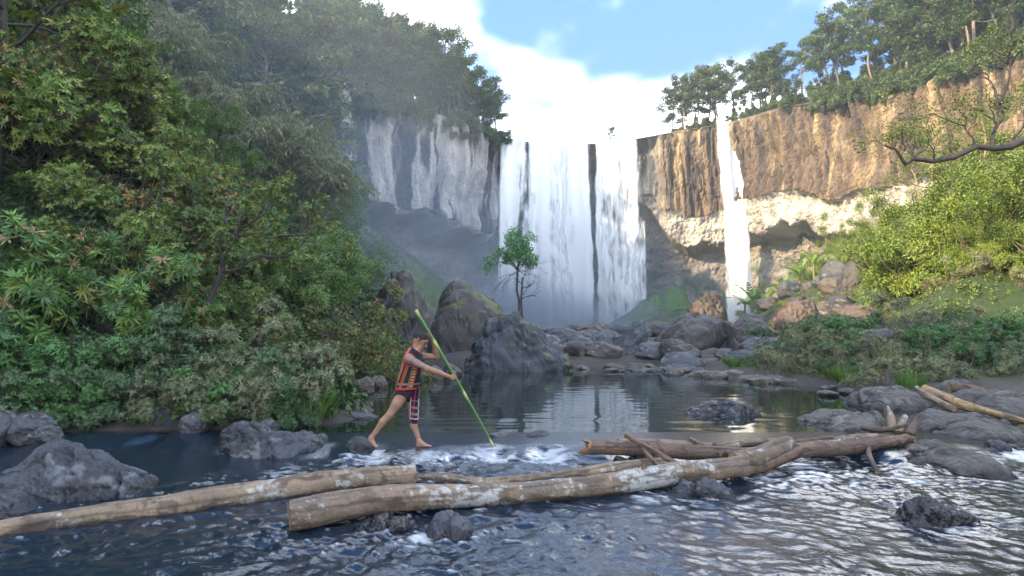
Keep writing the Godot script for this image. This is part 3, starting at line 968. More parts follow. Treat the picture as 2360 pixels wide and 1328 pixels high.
func forest() -> void:
	species()
	var t0 := Time.get_ticks_msec()
	var made := 0
	# the steep slope above the water: rows of trees from the ridge down
	var g_hill := "dark trees of the steep hillside"
	for d: float in [104.0, 92.0, 82.0, 73.0, 64.0, 56.0, 49.0]:
		var px := -260.0 + rng.randf() * 40.0
		while px < 900.0:
			var p := ground_at(px, d + rng.randf_range(-3, 3))
			var q := put_pixel(p)
			var step: float = 5.6 / d * FPX * rng.randf_range(0.8, 1.2)
			px += step
			if q.x > 800.0 - (104.0 - d) * 1.4 or q.x < -250: continue
			if d < 60.0 and q.x > 300.0 and q.x < 720.0: continue
			plant("dark", "hillside_tree", "{size} {look} tree crowded on the steep jungle hillside", "tree", p, rng.randf_range(0.85, 1.15) * (0.8 if d < 60.0 else 1.08), g_hill)
			made += 1
	# trees on the shoulder over the grey cliff
	for k in 51:
		var px := lerpf(770.0, 1162.0, (k % 17 + rng.randf() * 0.9) / 17.0)
		var back := rng.randf_range(0.5, 4.0) if k < 17 else rng.randf_range(4.0, 20.0)
		plant("dark", "clifftop_tree", "{size} {look} tree standing on top of the grey streaked cliff", "tree", rim_place(px, back), rng.randf_range(0.8, 1.1) * (0.8 if k < 17 else 1.2) * (0.85 if px > 1120.0 else 1.0), "trees over the grey cliff")
	for k in 30:
		var px := lerpf(820.0, 1158.0, (k + rng.randf()) / 30.0)
		plant("understorey", "clifftop_bush", "{size} dark bush hanging over the edge of the grey cliff", "bush", rim_place(px, 0.2) + Vector3(0, rng.randf_range(-5.0, 0.0), 0), rng.randf_range(0.6, 1.05), "bushes over the grey cliff")
	# bamboo on the slope
	for q in [[330, 40], [400, 44], [470, 41], [540, 46], [600, 42], [660, 48], [700, 44], [430, 52], [560, 54], [650, 56], [350, 50]]:
		var p := ground_at(q[0], q[1])
		plant("bamboo", "bamboo_clump", "grey green bamboo with drooping leaves on the hillside", "bamboo", p, rng.randf_range(0.85, 1.1), "bamboo on the hillside")
	# round trees lower on the slope
	for q in [[400, 30, 0.42], [470, 31, 0.5], [540, 33, 0.45], [330, 29, 0.4], [760, 55, 0.85], [700, 62, 0.9], [790, 70, 0.9], [640, 36, 0.4], [230, 27, 0.6], [130, 24, 0.9], [20, 24, 0.9], [-90, 22, 0.9], [800, 84, 0.9], [740, 76, 0.9], [800, 98, 0.7]]:
		plant("round", "slope_tree", "{size} rounded {look} tree low on the hillside", "tree", ground_at(q[0], q[1]), q[2] * rng.randf_range(0.9, 1.1), "round trees of the slope")
	for q in [[690, 34, 0.7], [740, 38, 0.8], [770, 46, 0.9], [800, 52, 0.8], [720, 47, 0.9], [660, 30, 0.7], [840, 62, 0.8], [790, 41, 0.6], [820, 76, 0.9], [830, 90, 0.5], [620, 27, 0.7], [580, 25, 0.7], [700, 27, 0.6], [745, 31, 0.6]]:
		plant("creeper", "slope_bush", "{size} leafy green bush draped over the lower hillside", "bush", ground_at(q[0], q[1]), q[2] * rng.randf_range(0.9, 1.15), "bushes draped over the slope")
	for q in [[100, 19, 0.5], [300, 17.5, 0.4], [210, 23, 0.6], [450, 25, 0.6], [520, 23, 0.5], [600, 22, 0.5], [20, 21, 0.7], [380, 26, 0.6], [560, 28, 0.6]]:
		plant("creeper", "slope_bush", "{size} leafy green bush draped over the lower hillside", "bush", ground_at(q[0], q[1]), q[2], "bushes draped over the slope")
	# whorled shrubs at the foot of the slope
	for q in [[60, 17.5, 0.9], [200, 18.5, 1.0], [330, 19, 1.0], [440, 19.5, 0.85], [120, 20.5, 1.0], [270, 21.5, 1.0], [400, 22, 0.9], [-60, 18, 1.0], [500, 17, 0.62], [560, 20, 0.6], [350, 15.5, 0.6], [240, 15, 0.62], [480, 14.6, 0.5], [620, 18.2, 0.5]]:
		plant("whorl", "whorled_shrub", "{size} rounded shrub with narrow {look} leaves on the bank", "shrub", ground_at(q[0], q[1]), q[2] * rng.randf_range(0.9, 1.1), "whorled shrubs of the bank")
	for q in [[30, 12.6, 0.95], [170, 12.9, 0.9], [300, 13.2, 0.8], [-70, 12.0, 1.0], [400, 13.6, 0.6]]:
		plant("rosette", "red_tipped_shrub", "shrub of long leaf rosettes with red young leaves", "shrub", ground_at(q[0], q[1]) + Vector3(0, 0.25, 0), q[2], "red tipped shrubs above the water")
	for q in [[40, 11.2, 0.8], [130, 11.5, 0.8], [230, 11.6, 0.75], [320, 12.1, 0.7], [480, 12.0, 0.75], [560, 11.8, 0.85], [630, 11.9, 0.85], [680, 12.0, 0.62], [705, 12.6, 0.5], [590, 13.2, 0.9], [640, 13.5, 0.8], [440, 13.0, 0.8], [-40, 11.0, 0.9], [20, 10.7, 0.5], [110, 10.8, 0.5], [200, 10.9, 0.45], [280, 11.0, 0.5], [350, 11.1, 0.4], [430, 11.3, 0.45], [520, 11.2, 0.5], [600, 11.3, 0.5], [670, 11.4, 0.45], [715, 11.6, 0.36]]:
		plant("fine", "waterside_shrub", "{size} fine leaved {look} shrub at the shaded water's edge", "shrub", ground_at(q[0], q[1]) + Vector3(0, -0.05, 0), q[2] * rng.randf_range(0.9, 1.1), "fine shrubs at the water")
	for q in [[800, 20.5, 0.75], [850, 21.5, 0.85], [900, 22.5, 0.7], [830, 24, 1.0], [925, 25, 0.6], [960, 26.5, 0.45]]:
		plant("whorl", "orange_tinged_shrub", "dense shrub with orange tinged leaves behind the man", "shrub", ground_at(q[0] - 15.0, q[1]), q[2] * 0.66, "orange tinged shrubs at the pool")
	for q in [[690, 11.4], [720, 11.3], [660, 11.3], [745, 11.6]]:
		plant("grass", "grass_tussock", "bright green grass tussock among waterside twigs", "grass", ground_at(q[0], q[1]), rng.randf_range(0.8, 1.1), "grass among the waterside shrubs")
	# maple at the edge of the view
	plant("maple", "broadleaf_tree", "dark trunked tree with broad yellowing leaves leaning over the bank", "tree", ground_at(-60, 16.0), 0.8, "", 0.6)
	# ---- the sunny side
	for q in [[1545, 3, 0.8], [1570, 2, 0.95], [1600, 2, 0.9], [1640, 8, 1.1], [1655, 3, 0.9], [1720, 3, 0.9], [1735, 8, 1.1], [1770, 3, 0.9], [1555, 7, 0.9], [1590, 5, 1.0], [1625, 3, 0.95], [1670, 6, 0.95], [1705, 9, 0.85], [1750, 4, 0.85], [1790, 8, 0.9], [1840, 9, 1.0], [1880, 5, 0.95], [1925, 10, 1.0], [1960, 14, 1.05], [2010, 8, 1.0], [2060, 12, 1.0], [2110, 9, 1.0], [2170, 14, 1.0], [2230, 12, 1.0], [2300, 14, 1.0], [2360, 12, 1.0], [2000, 24, 1.0], [2100, 26, 1.0], [2200, 28, 1.0], [2300, 26, 1.0], [1900, 22, 0.95]]:
		plant("pale" if rng.randf() < 0.35 else "dark", "rim_tree", "{size} {look} tree on the sunlit rim of the gorge", "tree", rim_place(q[0], q[1]), q[2] * 0.85, "trees on the sunlit rim")
	for k in 60:
		var px := lerpf(1840.0, 2420.0, rng.randf())
		plant("dark" if rng.randf() < 0.5 else "pale", "upper_tree", "{size} {look} tree of the dense sunlit forest above the brown cliff", "tree", rim_place(px, rng.randf_range(3.0, 34.0)), rng.randf_range(0.8, 1.1), "forest above the brown cliff")
	for k in 130:
		var px := lerpf(1530.0, 2400.0, pow((k + rng.randf()) / 130.0, 0.8))
		var back := rng.randf_range(-0.2, 2.6) if k % 2 == 0 else rng.randf_range(0.3, 22.0)
		plant("understorey", "rim_bush", "{size} olive bush growing along the sunlit edge of the brown cliff", "bush", rim_place(px, back) + Vector3(0, rng.randf_range(-1.6, 0.2) if back < 3.0 else 0.0, 0), rng.randf_range(0.5, 0.95) * (0.75 if px < 1780.0 else 1.0), "bushes along the sunlit rim")
	plant("round", "lip_tree", "lone small tree growing on the lip of the broad waterfall", "tree", rim_place(1410, 1.2), 0.48)
	# bright bushes
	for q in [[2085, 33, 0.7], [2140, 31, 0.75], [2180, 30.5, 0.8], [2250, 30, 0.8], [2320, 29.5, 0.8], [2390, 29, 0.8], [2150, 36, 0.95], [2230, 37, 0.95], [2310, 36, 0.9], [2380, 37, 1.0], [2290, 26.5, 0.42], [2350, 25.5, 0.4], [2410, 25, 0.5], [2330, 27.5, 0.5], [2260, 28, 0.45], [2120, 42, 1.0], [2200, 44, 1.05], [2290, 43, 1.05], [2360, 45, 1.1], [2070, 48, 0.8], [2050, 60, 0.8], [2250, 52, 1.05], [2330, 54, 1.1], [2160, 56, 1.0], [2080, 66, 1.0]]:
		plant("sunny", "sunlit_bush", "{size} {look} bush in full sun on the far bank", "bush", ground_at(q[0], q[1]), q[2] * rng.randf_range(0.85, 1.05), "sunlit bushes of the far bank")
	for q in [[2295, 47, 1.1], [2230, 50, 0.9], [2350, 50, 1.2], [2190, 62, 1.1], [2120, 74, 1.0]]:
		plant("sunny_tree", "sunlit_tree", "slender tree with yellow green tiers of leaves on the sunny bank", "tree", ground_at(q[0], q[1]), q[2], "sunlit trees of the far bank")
	for q in [[1740, 112, 0.7], [1775, 108, 0.75], [1815, 100, 0.7], [1850, 98, 0.8], [1890, 94, 0.75], [1930, 88, 0.8], [1965, 84, 0.8], [2010, 88, 0.9], [1905, 104, 0.9], [1830, 112, 0.7], [1960, 100, 1.0], [2050, 92, 1.0], [1990, 74, 0.7]]:
		plant("sunny", "talus_bush", "{size} hazy {look} bush below the pale rock band", "bush", ground_at(q[0], q[1]), q[2] * rng.randf_range(0.75, 1.1), "bushes below the pale rock band", -1.0, 1.0, rng.randi() % 2)
	for q in [[1735, 104], [1765, 100], [1800, 95], [1845, 92], [1720, 110], [2045, 58], [1880, 86]]:
		plant("banana", "banana_plant", "wild banana plant with long arching leaves", "banana", ground_at(q[0], q[1]), rng.randf_range(1.2, 1.8), "wild bananas below the cliff")
	# shrubs of the stony bank in the shade
	for k in 130:
		var d := lerpf(18.5, 33.0, pow(rng.randf(), 0.8))
		var px := lerpf(1760.0 if d < 26.0 else 1840.0, 2400.0, rng.randf())
		var p := ground_at(px, d)
		if floor_distance(p.x, d) < 0.3 or put_pixel(p).y < 772.0: continue
		plant("dry" if rng.randf() < 0.62 else "fine", "bank_shrub", "{size} {look} shrub on the stony shaded bank", "shrub", p, rng.randf_range(0.4, 0.95), "thin shrubs of the stony bank")
	for q in [[2200, 27, 0.6], [2280, 26, 0.6], [2350, 25, 0.6], [2420, 26, 0.7], [2240, 29, 0.6], [2330, 28, 0.7], [2150, 28, 0.5], [2390, 23, 0.5]]:
		plant("dry", "shaded_bush", "dull green bush at the shaded foot of the sunny slope", "bush", ground_at(q[0], q[1]), q[2], "bushes at the foot of the sunny slope")
	for q in [[1940, 19.4], [1925, 19.8], [2095, 17.6], [2085, 17.9], [1690, 27]]:
		plant("grass", "bank_grass", "vivid green grass tuft between stones of the bank", "grass", ground_at(q[0], q[1]), rng.randf_range(0.9, 1.3), "grass tufts of the stony bank")
	# ground cover
	var cov := [twig_lump(26, 0.45, 0.26, 0.11, [Color(0.045, 0.085, 0.025), Color(0.06, 0.11, 0.03), Color(0.035, 0.065, 0.02)], 0.3, 0.45)]
	var spots := []
	for k in 9000:
		var d := lerpf(11.0, 118.0, pow(rng.randf(), 1.3))
		var px := lerpf(-150.0, 930.0, rng.randf())
		var p := ground_at(px, d)
		if floor_distance(p.x, d) < 0.4: continue
		spots.append(spin(p + Vector3(0, 0.2, 0), rng.randf_range(0.6, 1.3) * (0.5 + d / 60.0), 0.5, Vector3(0.5, 1, 0)))
	scatter("undergrowth", cov, spots, "low leafy undergrowth covering the shaded hillside")
	var cov2 := [twig_lump(26, 0.4, 0.2, 0.07, [Color(0.10, 0.155, 0.03), Color(0.14, 0.18, 0.032), Color(0.08, 0.125, 0.028)], 0.3, 0.4)]
	spots = []
	for k in 7000:
		var d := lerpf(19.0, 128.0, pow(rng.randf(), 1.2))
		var px := lerpf(1480.0, 2450.0, rng.randf())
		var p := ground_at(px, d)
		if floor_distance(p.x, d) < 1.0: continue
		spots.append(spin(p + Vector3(0, 0.1, 0), rng.randf_range(0.5, 1.1) * (0.45 + d / 70.0), 0.5, Vector3(-0.3, 1, 0)))
	for k in 4200:
		var d := rng.randf_range(96.0, 146.0)
		var p := ground_at(rng.randf_range(860.0, 1130.0) if k % 2 else rng.randf_range(1470.0, 1760.0), d)
		if floor_distance(p.x, d) < 0.3 and not (p.x > 28.0 and d > 130.0 and p.y > 2.5): continue
		spots.append(spin(p + Vector3(0, 0.1, 0), rng.randf_range(1.0, 2.0), 0.5))
	scatter("bank_undergrowth", cov2, spots, "low grassy undergrowth covering the far bank and its talus")
	print("forest ", Time.get_ticks_msec() - t0, " trees ", made)

# ---------------------------------------------------------------- rocks and logs
var cell := FastNoiseLite.new()

func rock_colour(p: Vector3, base: Color, pale: Color, patchy: float, n: Vector3) -> Color:
	var a := fbm.get_noise_3d(p.x * 90.0, p.y * 90.0, p.z * 90.0)
	var b := fbm.get_noise_3d(p.x * 300.0 + 50.0, p.y * 300.0, p.z * 300.0)
	var c := mixc(base, base * 0.5, smoothstep(0.0, 0.35, a))
	c = mixc(c, pale, smoothstep(0.30 - patchy, 0.55 - patchy, b + 0.5 * a) * 0.75)
	c.a = 1.0
	return c

# OUTLINE: the rock's top edge as pixels of the photograph, seen at DEPTH; the rock is as thick as THICK metres and stands on FOOT
func outline_rock(outline: Array, depth: float, thick: float, foot: float, base: Color, pale: Color, o := {}) -> Array:
	var w := 120
	var h := 76
	var v := PackedVector3Array()
	var pts := []
	for q in outline:
		pts.append(at(q[0], q[1], depth))
	var x0: float = pts[0].x
	var x1: float = pts[-1].x
	var mid := Vector3((x0 + x1) * 0.5, foot, -depth)
	var rough: float = o.get("rough", 0.085) * minf(x1 - x0, 6.0)
	var slab: float = o.get("slab", 0.0)
	var off: float = x0 * 13.0 + depth * 7.0
	var tops := []
	for q in pts: tops.append([q.x, q.y])
	for j in h:
		var th := PI * j / (h - 1)
		for i in w:
			var u := float(i) / (w - 1)
			var uu := 0.5 - 0.5 * cos(u * PI)
			var x := lerpf(x0, x1, uu)
			var top := lerp_list(tops, x)
			var round_end := pow(maxf(0.0, 1.0 - pow(absf(2.0 * uu - 1.0), 2.4)), 0.5)
			var y := foot + (top - foot) * pow(sin(th), 0.62) * (round_end * 0.35 + 0.65 if u > 0.0 and u < 1.0 else 0.6)
			if j == h / 2: y = maxf(y, foot)
			var z := cos(th) * thick * 0.5 * (0.25 + 0.75 * round_end)
			v.append(Vector3(x - mid.x, y - mid.y, z))
	# keep the crest at the outline: the section's highest row carries the outline's height
	var out := PackedVector3Array()
	for j in h:
		for i in w:
			var p := v[j * w + i]
			var q := p * 1.0
			var k := 100.0 / maxf(thick, 0.6)
			var n1 := fbm.get_noise_3d(q.x * k + off, q.y * k * 1.2, q.z * k)
			var slant := Vector3(q.x + q.y * 0.8, q.y - q.x * 0.8, q.z)
			var n2 := cell.get_noise_3d(slant.x * k * (0.9 + slab) + off, slant.y * k * (0.9 + 3.0 * slab), slant.z * k * 0.9)
			var dir := Vector3(0, 0.35 * (q.y / 1.0), q.z).normalized() if absf(q.z) > 0.01 else Vector3.UP
			dir = (dir + Vector3(clampf(q.x / maxf(x1 - x0, 0.1), -0.5, 0.5) * 0.8, 0, 0)).normalized()
			var crack := smoothstep(0.055, 0.0, absf(fbm.get_noise_3d(slant.x * k * 0.55 + off * 2.0, slant.y * k * 0.8, slant.z * k * 0.55))) + 0.6 * smoothstep(0.04, 0.0, absf(fbm.get_noise_3d(q.x * k * 1.7 - off, q.y * k * 1.3, q.z * k * 1.7)))
			var fine := fbm.get_noise_3d(q.x * k * 4.0, q.y * k * 4.0 + off, q.z * k * 4.0)
			out.append(p + dir * (fine * rough * 0.5 - crack * rough * 0.55 + n1 * rough * 1.5 + (n2 + 0.5) * rough * 1.6 * o.get("facet", 1.1)))
	var idx := grid_index(w, h, true)
	var nn := smooth_normals(out, idx)
	var col := PackedColorArray()
	var moss: float = o.get("moss", 0.0)
	for i in out.size():
		var c := rock_colour(out[i] + mid, base, pale, o.get("patchy", 0.0), nn[i])
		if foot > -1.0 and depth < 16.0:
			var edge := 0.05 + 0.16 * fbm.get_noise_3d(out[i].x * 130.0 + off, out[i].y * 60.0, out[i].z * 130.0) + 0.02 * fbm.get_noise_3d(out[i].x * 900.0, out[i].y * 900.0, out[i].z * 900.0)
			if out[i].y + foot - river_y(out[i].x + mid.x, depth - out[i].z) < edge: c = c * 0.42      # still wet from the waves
		if moss > 0.0:
			var g := fbm.get_noise_3d(out[i].x * 60.0 + off, out[i].y * 60.0, out[i].z * 60.0)
			c = mixc(c, Color(0.10, 0.12, 0.03), smoothstep(0.98 - moss * 0.3, 1.2 - moss * 0.3, nn[i].y + g * 1.1))
		c.a = 1.0
		col.append(c)
	return [mesh_of(out, idx, col, PackedVector2Array(), nn), mid]

func named_rock(called: String, label: String, outline: Array, depth: float, thick: float, foot: float, kind: int, o := {}, group := "") -> void:
	var bases := [Color(0.066, 0.073, 0.085), Color(0.068, 0.06, 0.052), Color(0.026, 0.027, 0.03), Color(0.115, 0.08, 0.06)]
	var pales := [Color(0.18, 0.195, 0.21), Color(0.18, 0.165, 0.135), Color(0.08, 0.08, 0.085), Color(0.22, 0.165, 0.12)]
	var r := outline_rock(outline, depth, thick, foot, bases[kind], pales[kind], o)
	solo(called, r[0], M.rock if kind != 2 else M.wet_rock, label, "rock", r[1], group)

var stone_shapes := []

func stones() -> void:
	for s in 9:
		var w := 44
		var h := 30
		var v := PackedVector3Array()
		var cuts := []
		for k in 9:
			var dd := rv()
			cuts.append([dd, rng.randf_range(0.62, 0.9)])
		for j in h:
			for i in w:
				var th := PI * j / (h - 1)
				var a := TAU * i / w
				var p := Vector3(sin(th) * cos(a), cos(th), sin(th) * sin(a))
				var r := 1.0
				for c in cuts:
					var dd: float = p.dot(c[0])
					if dd * r > c[1]: r = lerpf(r, c[1] / dd, 0.85)
				r += 0.13 * fbm.get_noise_3d(p.x * 140.0 + s * 90.0, p.y * 140.0, p.z * 140.0) + 0.1 * (cell.get_noise_3d(p.x * 200.0, p.y * 200.0 + s * 30.0, p.z * 200.0) + 0.75) + 0.05 * fbm.get_noise_3d(p.x * 600.0 + s * 50.0, p.y * 600.0, p.z * 600.0)
				v.append(p * r * 0.5)
		var idx := grid_index(w, h, true, true)
		var nn := smooth_normals(v, idx)
		for k in 3:
			var col := PackedColorArray()
			var base: Color = [Color(0.075, 0.08, 0.088), Color(0.10, 0.085, 0.07), Color(0.055, 0.05, 0.048)][k]
			for i in v.size():
				col.append(rock_colour(v[i] * 1.6 + Vector3(s * 9.0, 0, k * 5.0), base, Color(0.28, 0.265, 0.23), 0.0, nn[i]))
			stone_shapes.append(mesh_of(v, idx, col, PackedVector2Array(), nn))

func stone(called: String, label: String, where: Vector3, size: Vector3, group: String, tone := -1) -> void:
	var t := tone if tone >= 0 else rng.randi() % 3
	var o := solo(called, stone_shapes[(rng.randi() % 9) * 3 + t], M.rock, label, "rock", where, group)
	o.basis = Basis(Vector3.UP, rng.randf() * TAU).scaled_local(size) * Basis(rv(), rng.randf() * 0.5)

func rocks() -> void:
	cell.seed = 4
	cell.noise_type = FastNoiseLite.TYPE_CELLULAR
	cell.cellular_return_type = FastNoiseLite.RETURN_DISTANCE2_SUB
	cell.frequency = 0.012
	stones()
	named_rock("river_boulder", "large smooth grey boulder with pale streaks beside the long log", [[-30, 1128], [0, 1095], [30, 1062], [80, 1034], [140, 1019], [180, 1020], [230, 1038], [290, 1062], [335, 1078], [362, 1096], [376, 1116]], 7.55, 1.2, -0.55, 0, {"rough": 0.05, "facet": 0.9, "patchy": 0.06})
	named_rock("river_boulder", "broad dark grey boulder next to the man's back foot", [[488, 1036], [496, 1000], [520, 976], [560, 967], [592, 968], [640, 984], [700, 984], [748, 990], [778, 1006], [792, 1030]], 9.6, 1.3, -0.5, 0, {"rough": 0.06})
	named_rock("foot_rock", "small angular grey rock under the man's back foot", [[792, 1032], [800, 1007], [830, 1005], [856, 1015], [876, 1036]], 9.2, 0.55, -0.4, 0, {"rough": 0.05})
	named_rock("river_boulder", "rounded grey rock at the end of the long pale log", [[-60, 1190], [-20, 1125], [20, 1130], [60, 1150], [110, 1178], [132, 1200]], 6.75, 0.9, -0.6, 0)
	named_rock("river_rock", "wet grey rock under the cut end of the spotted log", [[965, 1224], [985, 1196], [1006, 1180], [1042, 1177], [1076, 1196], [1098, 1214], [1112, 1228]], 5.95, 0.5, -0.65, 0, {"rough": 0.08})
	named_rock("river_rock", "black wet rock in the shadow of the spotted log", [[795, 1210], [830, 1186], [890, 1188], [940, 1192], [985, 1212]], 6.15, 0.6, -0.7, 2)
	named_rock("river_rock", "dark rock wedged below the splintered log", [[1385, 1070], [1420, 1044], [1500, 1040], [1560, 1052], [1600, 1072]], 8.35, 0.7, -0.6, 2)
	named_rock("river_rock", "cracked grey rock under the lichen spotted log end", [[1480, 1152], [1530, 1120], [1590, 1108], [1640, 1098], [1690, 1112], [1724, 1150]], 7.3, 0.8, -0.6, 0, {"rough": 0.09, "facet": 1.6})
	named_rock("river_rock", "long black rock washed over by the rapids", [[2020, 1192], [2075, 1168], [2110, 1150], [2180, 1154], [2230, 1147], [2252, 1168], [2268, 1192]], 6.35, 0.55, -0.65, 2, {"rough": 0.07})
	named_rock("river_boulder", "big brown grey boulder carrying the ends of the driftwood", [[2020, 1066], [2050, 1036], [2085, 1014], [2125, 999], [2172, 995], [2208, 1010], [2238, 1032], [2270, 1052], [2310, 1076], [2342, 1098]], 8.8, 1.9, -0.6, 1, {"rough": 0.085, "facet": 1.5})
	named_rock("river_boulder", "flat topped dark boulder at the outlet of the pool", [[1812, 976], [1840, 955], [1880, 937], [1930, 935], [1985, 942], [2034, 955], [2054, 968], [2062, 992]], 11.4, 2.0, -0.5, 1, {"rough": 0.085, "facet": 1.5, "patchy": 0.05})
	named_rock("river_boulder", "humped boulder with pale lichen behind the flat dark boulder", [[1950, 932], [1985, 900], [2022, 892], [2062, 889], [2106, 892], [2126, 906], [2134, 940]], 14.3, 2.3, -0.5, 1, {"rough": 0.085, "facet": 1.5, "patchy": 0.12})
	named_rock("river_boulder", "long grey boulder with a pale lichen spot below the yellow driftwood", [[2085, 990], [2120, 955], [2160, 940], [2215, 938], [2270, 950], [2325, 976], [2365, 1000], [2410, 1016]], 10.6, 2.2, -0.5, 1, {"rough": 0.085, "facet": 1.5})
	named_rock("river_boulder", "broad weathered boulder beside the dark fibrous driftwood", [[2150, 950], [2190, 918], [2240, 903], [2300, 905], [2360, 908], [2430, 930]], 12.8, 2.4, -0.5, 1, {"patchy": 0.1})
	named_rock("river_boulder", "pale cracked boulder in front of the grey bank shrubs", [[2140, 905], [2165, 885], [2200, 872], [2225, 876], [2250, 900]], 16.0, 1.8, -0.4, 1, {"patchy": 0.15})
	named_rock("river_rock", "dark low rock in the side channel", [[2250, 1040], [2280, 1018], [2330, 1012], [2400, 1020], [2440, 1040]], 9.3, 0.8, -0.6, 2)
	named_rock("pool_rock", "jagged dark rock standing alone in the pool", [[1552, 946], [1575, 926], [1640, 915], [1682, 905], [1712, 915], [1738, 930], [1776, 950]], 12.9, 1.3, -0.5, 2, {"rough": 0.06, "facet": 1.5})
	named_rock("tree_rock", "tall dark jagged rock that carries the lone tree", [[1066, 850], [1070, 800], [1088, 756], [1120, 720], [1155, 705], [1192, 711], [1228, 742], [1262, 772], [1295, 797], [1322, 822], [1352, 846], [1372, 860]], 29.6, 4.2, -0.6, 0, {"rough": 0.05, "facet": 1.6, "slab": 0.9, "moss": 0.9, "patchy": -0.12})
	named_rock("mossy_boulder", "huge mossy topped boulder behind the man", [[980, 800], [986, 745], [1006, 692], [1050, 666], [1092, 659], [1132, 671], [1160, 690], [1174, 712], [1180, 800]], 37.0, 5.5, -0.5, 1, {"rough": 0.05, "moss": 1.0})
	named_rock("mossy_boulder", "far hazy boulder above the huge mossy one", [[1008, 690], [1014, 660], [1048, 642], [1084, 640], [1102, 664], [1108, 700]], 62.0, 6.0, -0.5, 1, {"moss": 0.5})
	named_rock("overgrown_boulder", "dark overgrown boulder at the foot of the green slope", [[850, 720], [868, 655], [905, 618], [948, 618], [974, 655], [988, 712], [996, 790]], 44.0, 6.0, -0.5, 1, {"moss": 0.9})
	named_rock("valley_boulder", "low layered grey rock in front of the broad fall", [[1290, 806], [1320, 780], [1362, 764], [1405, 754], [1436, 752], [1450, 810]], 43.0, 5.0, -0.5, 0, {"slab": 0.6})
	named_rock("valley_boulder", "leaning pointed grey rock right below the spray", [[1390, 836], [1408, 800], [1440, 760], [1464, 733], [1480, 727], [1490, 745], [1496, 838]], 36.0, 3.2, -0.5, 0, {"slab": 0.6})
	named_rock("valley_boulder", "massive brown grey rock with undercut base", [[1480, 830], [1496, 762], [1540, 724], [1592, 704], [1642, 708], [1680, 726], [1694, 765], [1702, 822]], 40.0, 6.0, -0.5, 1, {"facet": 1.6})
	named_rock("pillar_rock", "square brown rock with a green cap near the thin fall", [[1580, 730], [1588, 676], [1622, 664], [1660, 672], [1674, 700], [1684, 735]], 76.0, 5.0, 0.5, 3, {"moss": 0.6, "facet": 1.6})
	named_rock("valley_boulder", "dark square boulder at the foot of the thin fall", [[1668, 800], [1688, 742], [1722, 722], [1756, 725], [1768, 750], [1786, 800]], 37.0, 4.0, -0.5, 1, {"facet": 1.6})
	named_rock("valley_boulder", "rounded brown boulder perched on the rubble", [[1784, 745], [1796, 702], [1830, 687], [1872, 694], [1886, 722], [1890, 748]], 46.0, 3.5, 0.6, 3)
	named_rock("valley_boulder", "black pointed rock with white flecks on the rubble", [[1840, 818], [1868, 786], [1890, 756], [1904, 749], [1930, 768], [1968, 806], [1975, 820]], 30.0, 2.2, 0.2, 2, {"facet": 1.8, "patchy": 0.08})
	named_rock("valley_boulder", "slanting bare brown slab below the bright bushes", [[1860, 790], [1900, 728], [1940, 695], [1985, 688], [2030, 720], [2060, 770]], 41.0, 6.0, 0.2, 3, {"slab": 0.5})
	named_rock("valley_boulder", "dark overhanging rock between the sunlit bushes", [[1926, 660], [1938, 622], [1960, 600], [1988, 594], [2000, 640]], 62.0, 4.0, 4.0, 1)
	# rubble between the pool and the falls
	for k in 190:
		var d := lerpf(29.5, 90.0, pow(rng.randf(), 1.6))
		var px := lerpf(1010.0, 1960.0, rng.randf())
		if px < 1380.0 and d < 33.0: continue
		var p := ground_at(px, d)
		var s := rng.randf_range(0.5, 2.1) * (0.6 + d / 60.0)
		stone("rubble_stone", "weathered stone of the rubble between pool and falls", p + Vector3(0, s * 0.12, 0), Vector3(s * rng.randf_range(0.9, 1.6), s * rng.randf_range(0.6, 0.95), s), "rubble below the falls")
	# stones along the far shore of the pool
	for q in [[1615, 868, 0.9], [1650, 872, 1.2], [1700, 872, 1.3], [1740, 880, 1.1], [1780, 884, 1.3], [1830, 886, 0.8], [1860, 884, 1.0], [1900, 886, 0.9], [1935, 890, 0.7], [1970, 893, 0.8], [1580, 858, 0.9], [1545, 852, 1.2], [1500, 850, 1.0], [1300, 848, 1.2], [1340, 852, 0.9], [1380, 846, 1.3], [1420, 850, 1.1], [1460, 846, 1.3], [1360, 838, 1.4], [1440, 838, 1.5], [1520, 842, 1.4], [1600, 852, 1.2], [1840, 862, 1.3], [1900, 866, 1.0], [1800, 866, 1.2], [2010, 880, 1.0], [2060, 874, 0.9], [2150, 868, 0.8]]:
		var p := on_level(q[0], q[1], 0.0)
		stone("shore_stone", "flat brown stone on the far shore of the pool", p + Vector3(0, 0.03, -0.3), Vector3(q[2] * 1.1, q[2] * 0.42, q[2] * 0.8), "flat stones of the far shore", 1)
	for k in 60:
		var px := lerpf(1400.0, 2050.0, rng.randf())
		var p := on_level(px, lerpf(852.0, 892.0, clampf((px - 1400.0) / 600.0, 0.0, 1.0)) + rng.randf_range(-10, 4), 0.0)
		var s := rng.randf_range(0.2, 0.6)
		stone("pebble_stone", "small stone in the stony edge of the pool", p + Vector3(0, 0.02, 0), Vector3(s * 1.3, s * 0.6, s), "small stones of the pool edge")
	for k in 70:
		var p := on_level(rng.randf_range(1900.0, 2400.0), rng.randf_range(880.0, 915.0), 0.0)
		var s := rng.randf_range(0.15, 0.5)
		stone("gravel_stone", "small stone on the gravel beside the driftwood boulders", p + Vector3(0, 0.05, 0), Vector3(s * 1.3, s * 0.6, s), "small stones by the driftwood")
	for q in [[1850, 832, 1.5], [2000, 842, 1.6], [1795, 845, 1.3], [1930, 810, 1.4], [2220, 800, 1.5], [2300, 830, 1.3]]:
		var p := ground_at(q[0], 24.0 + (850.0 - q[1]) * 0.12)
		stone("bank_boulder", "grey boulder half hidden by shrubs of the stony bank", p + Vector3(0, 0.2, 0), Vector3(q[2] * 1.3, q[2], q[2]), "boulders among the bank shrubs")
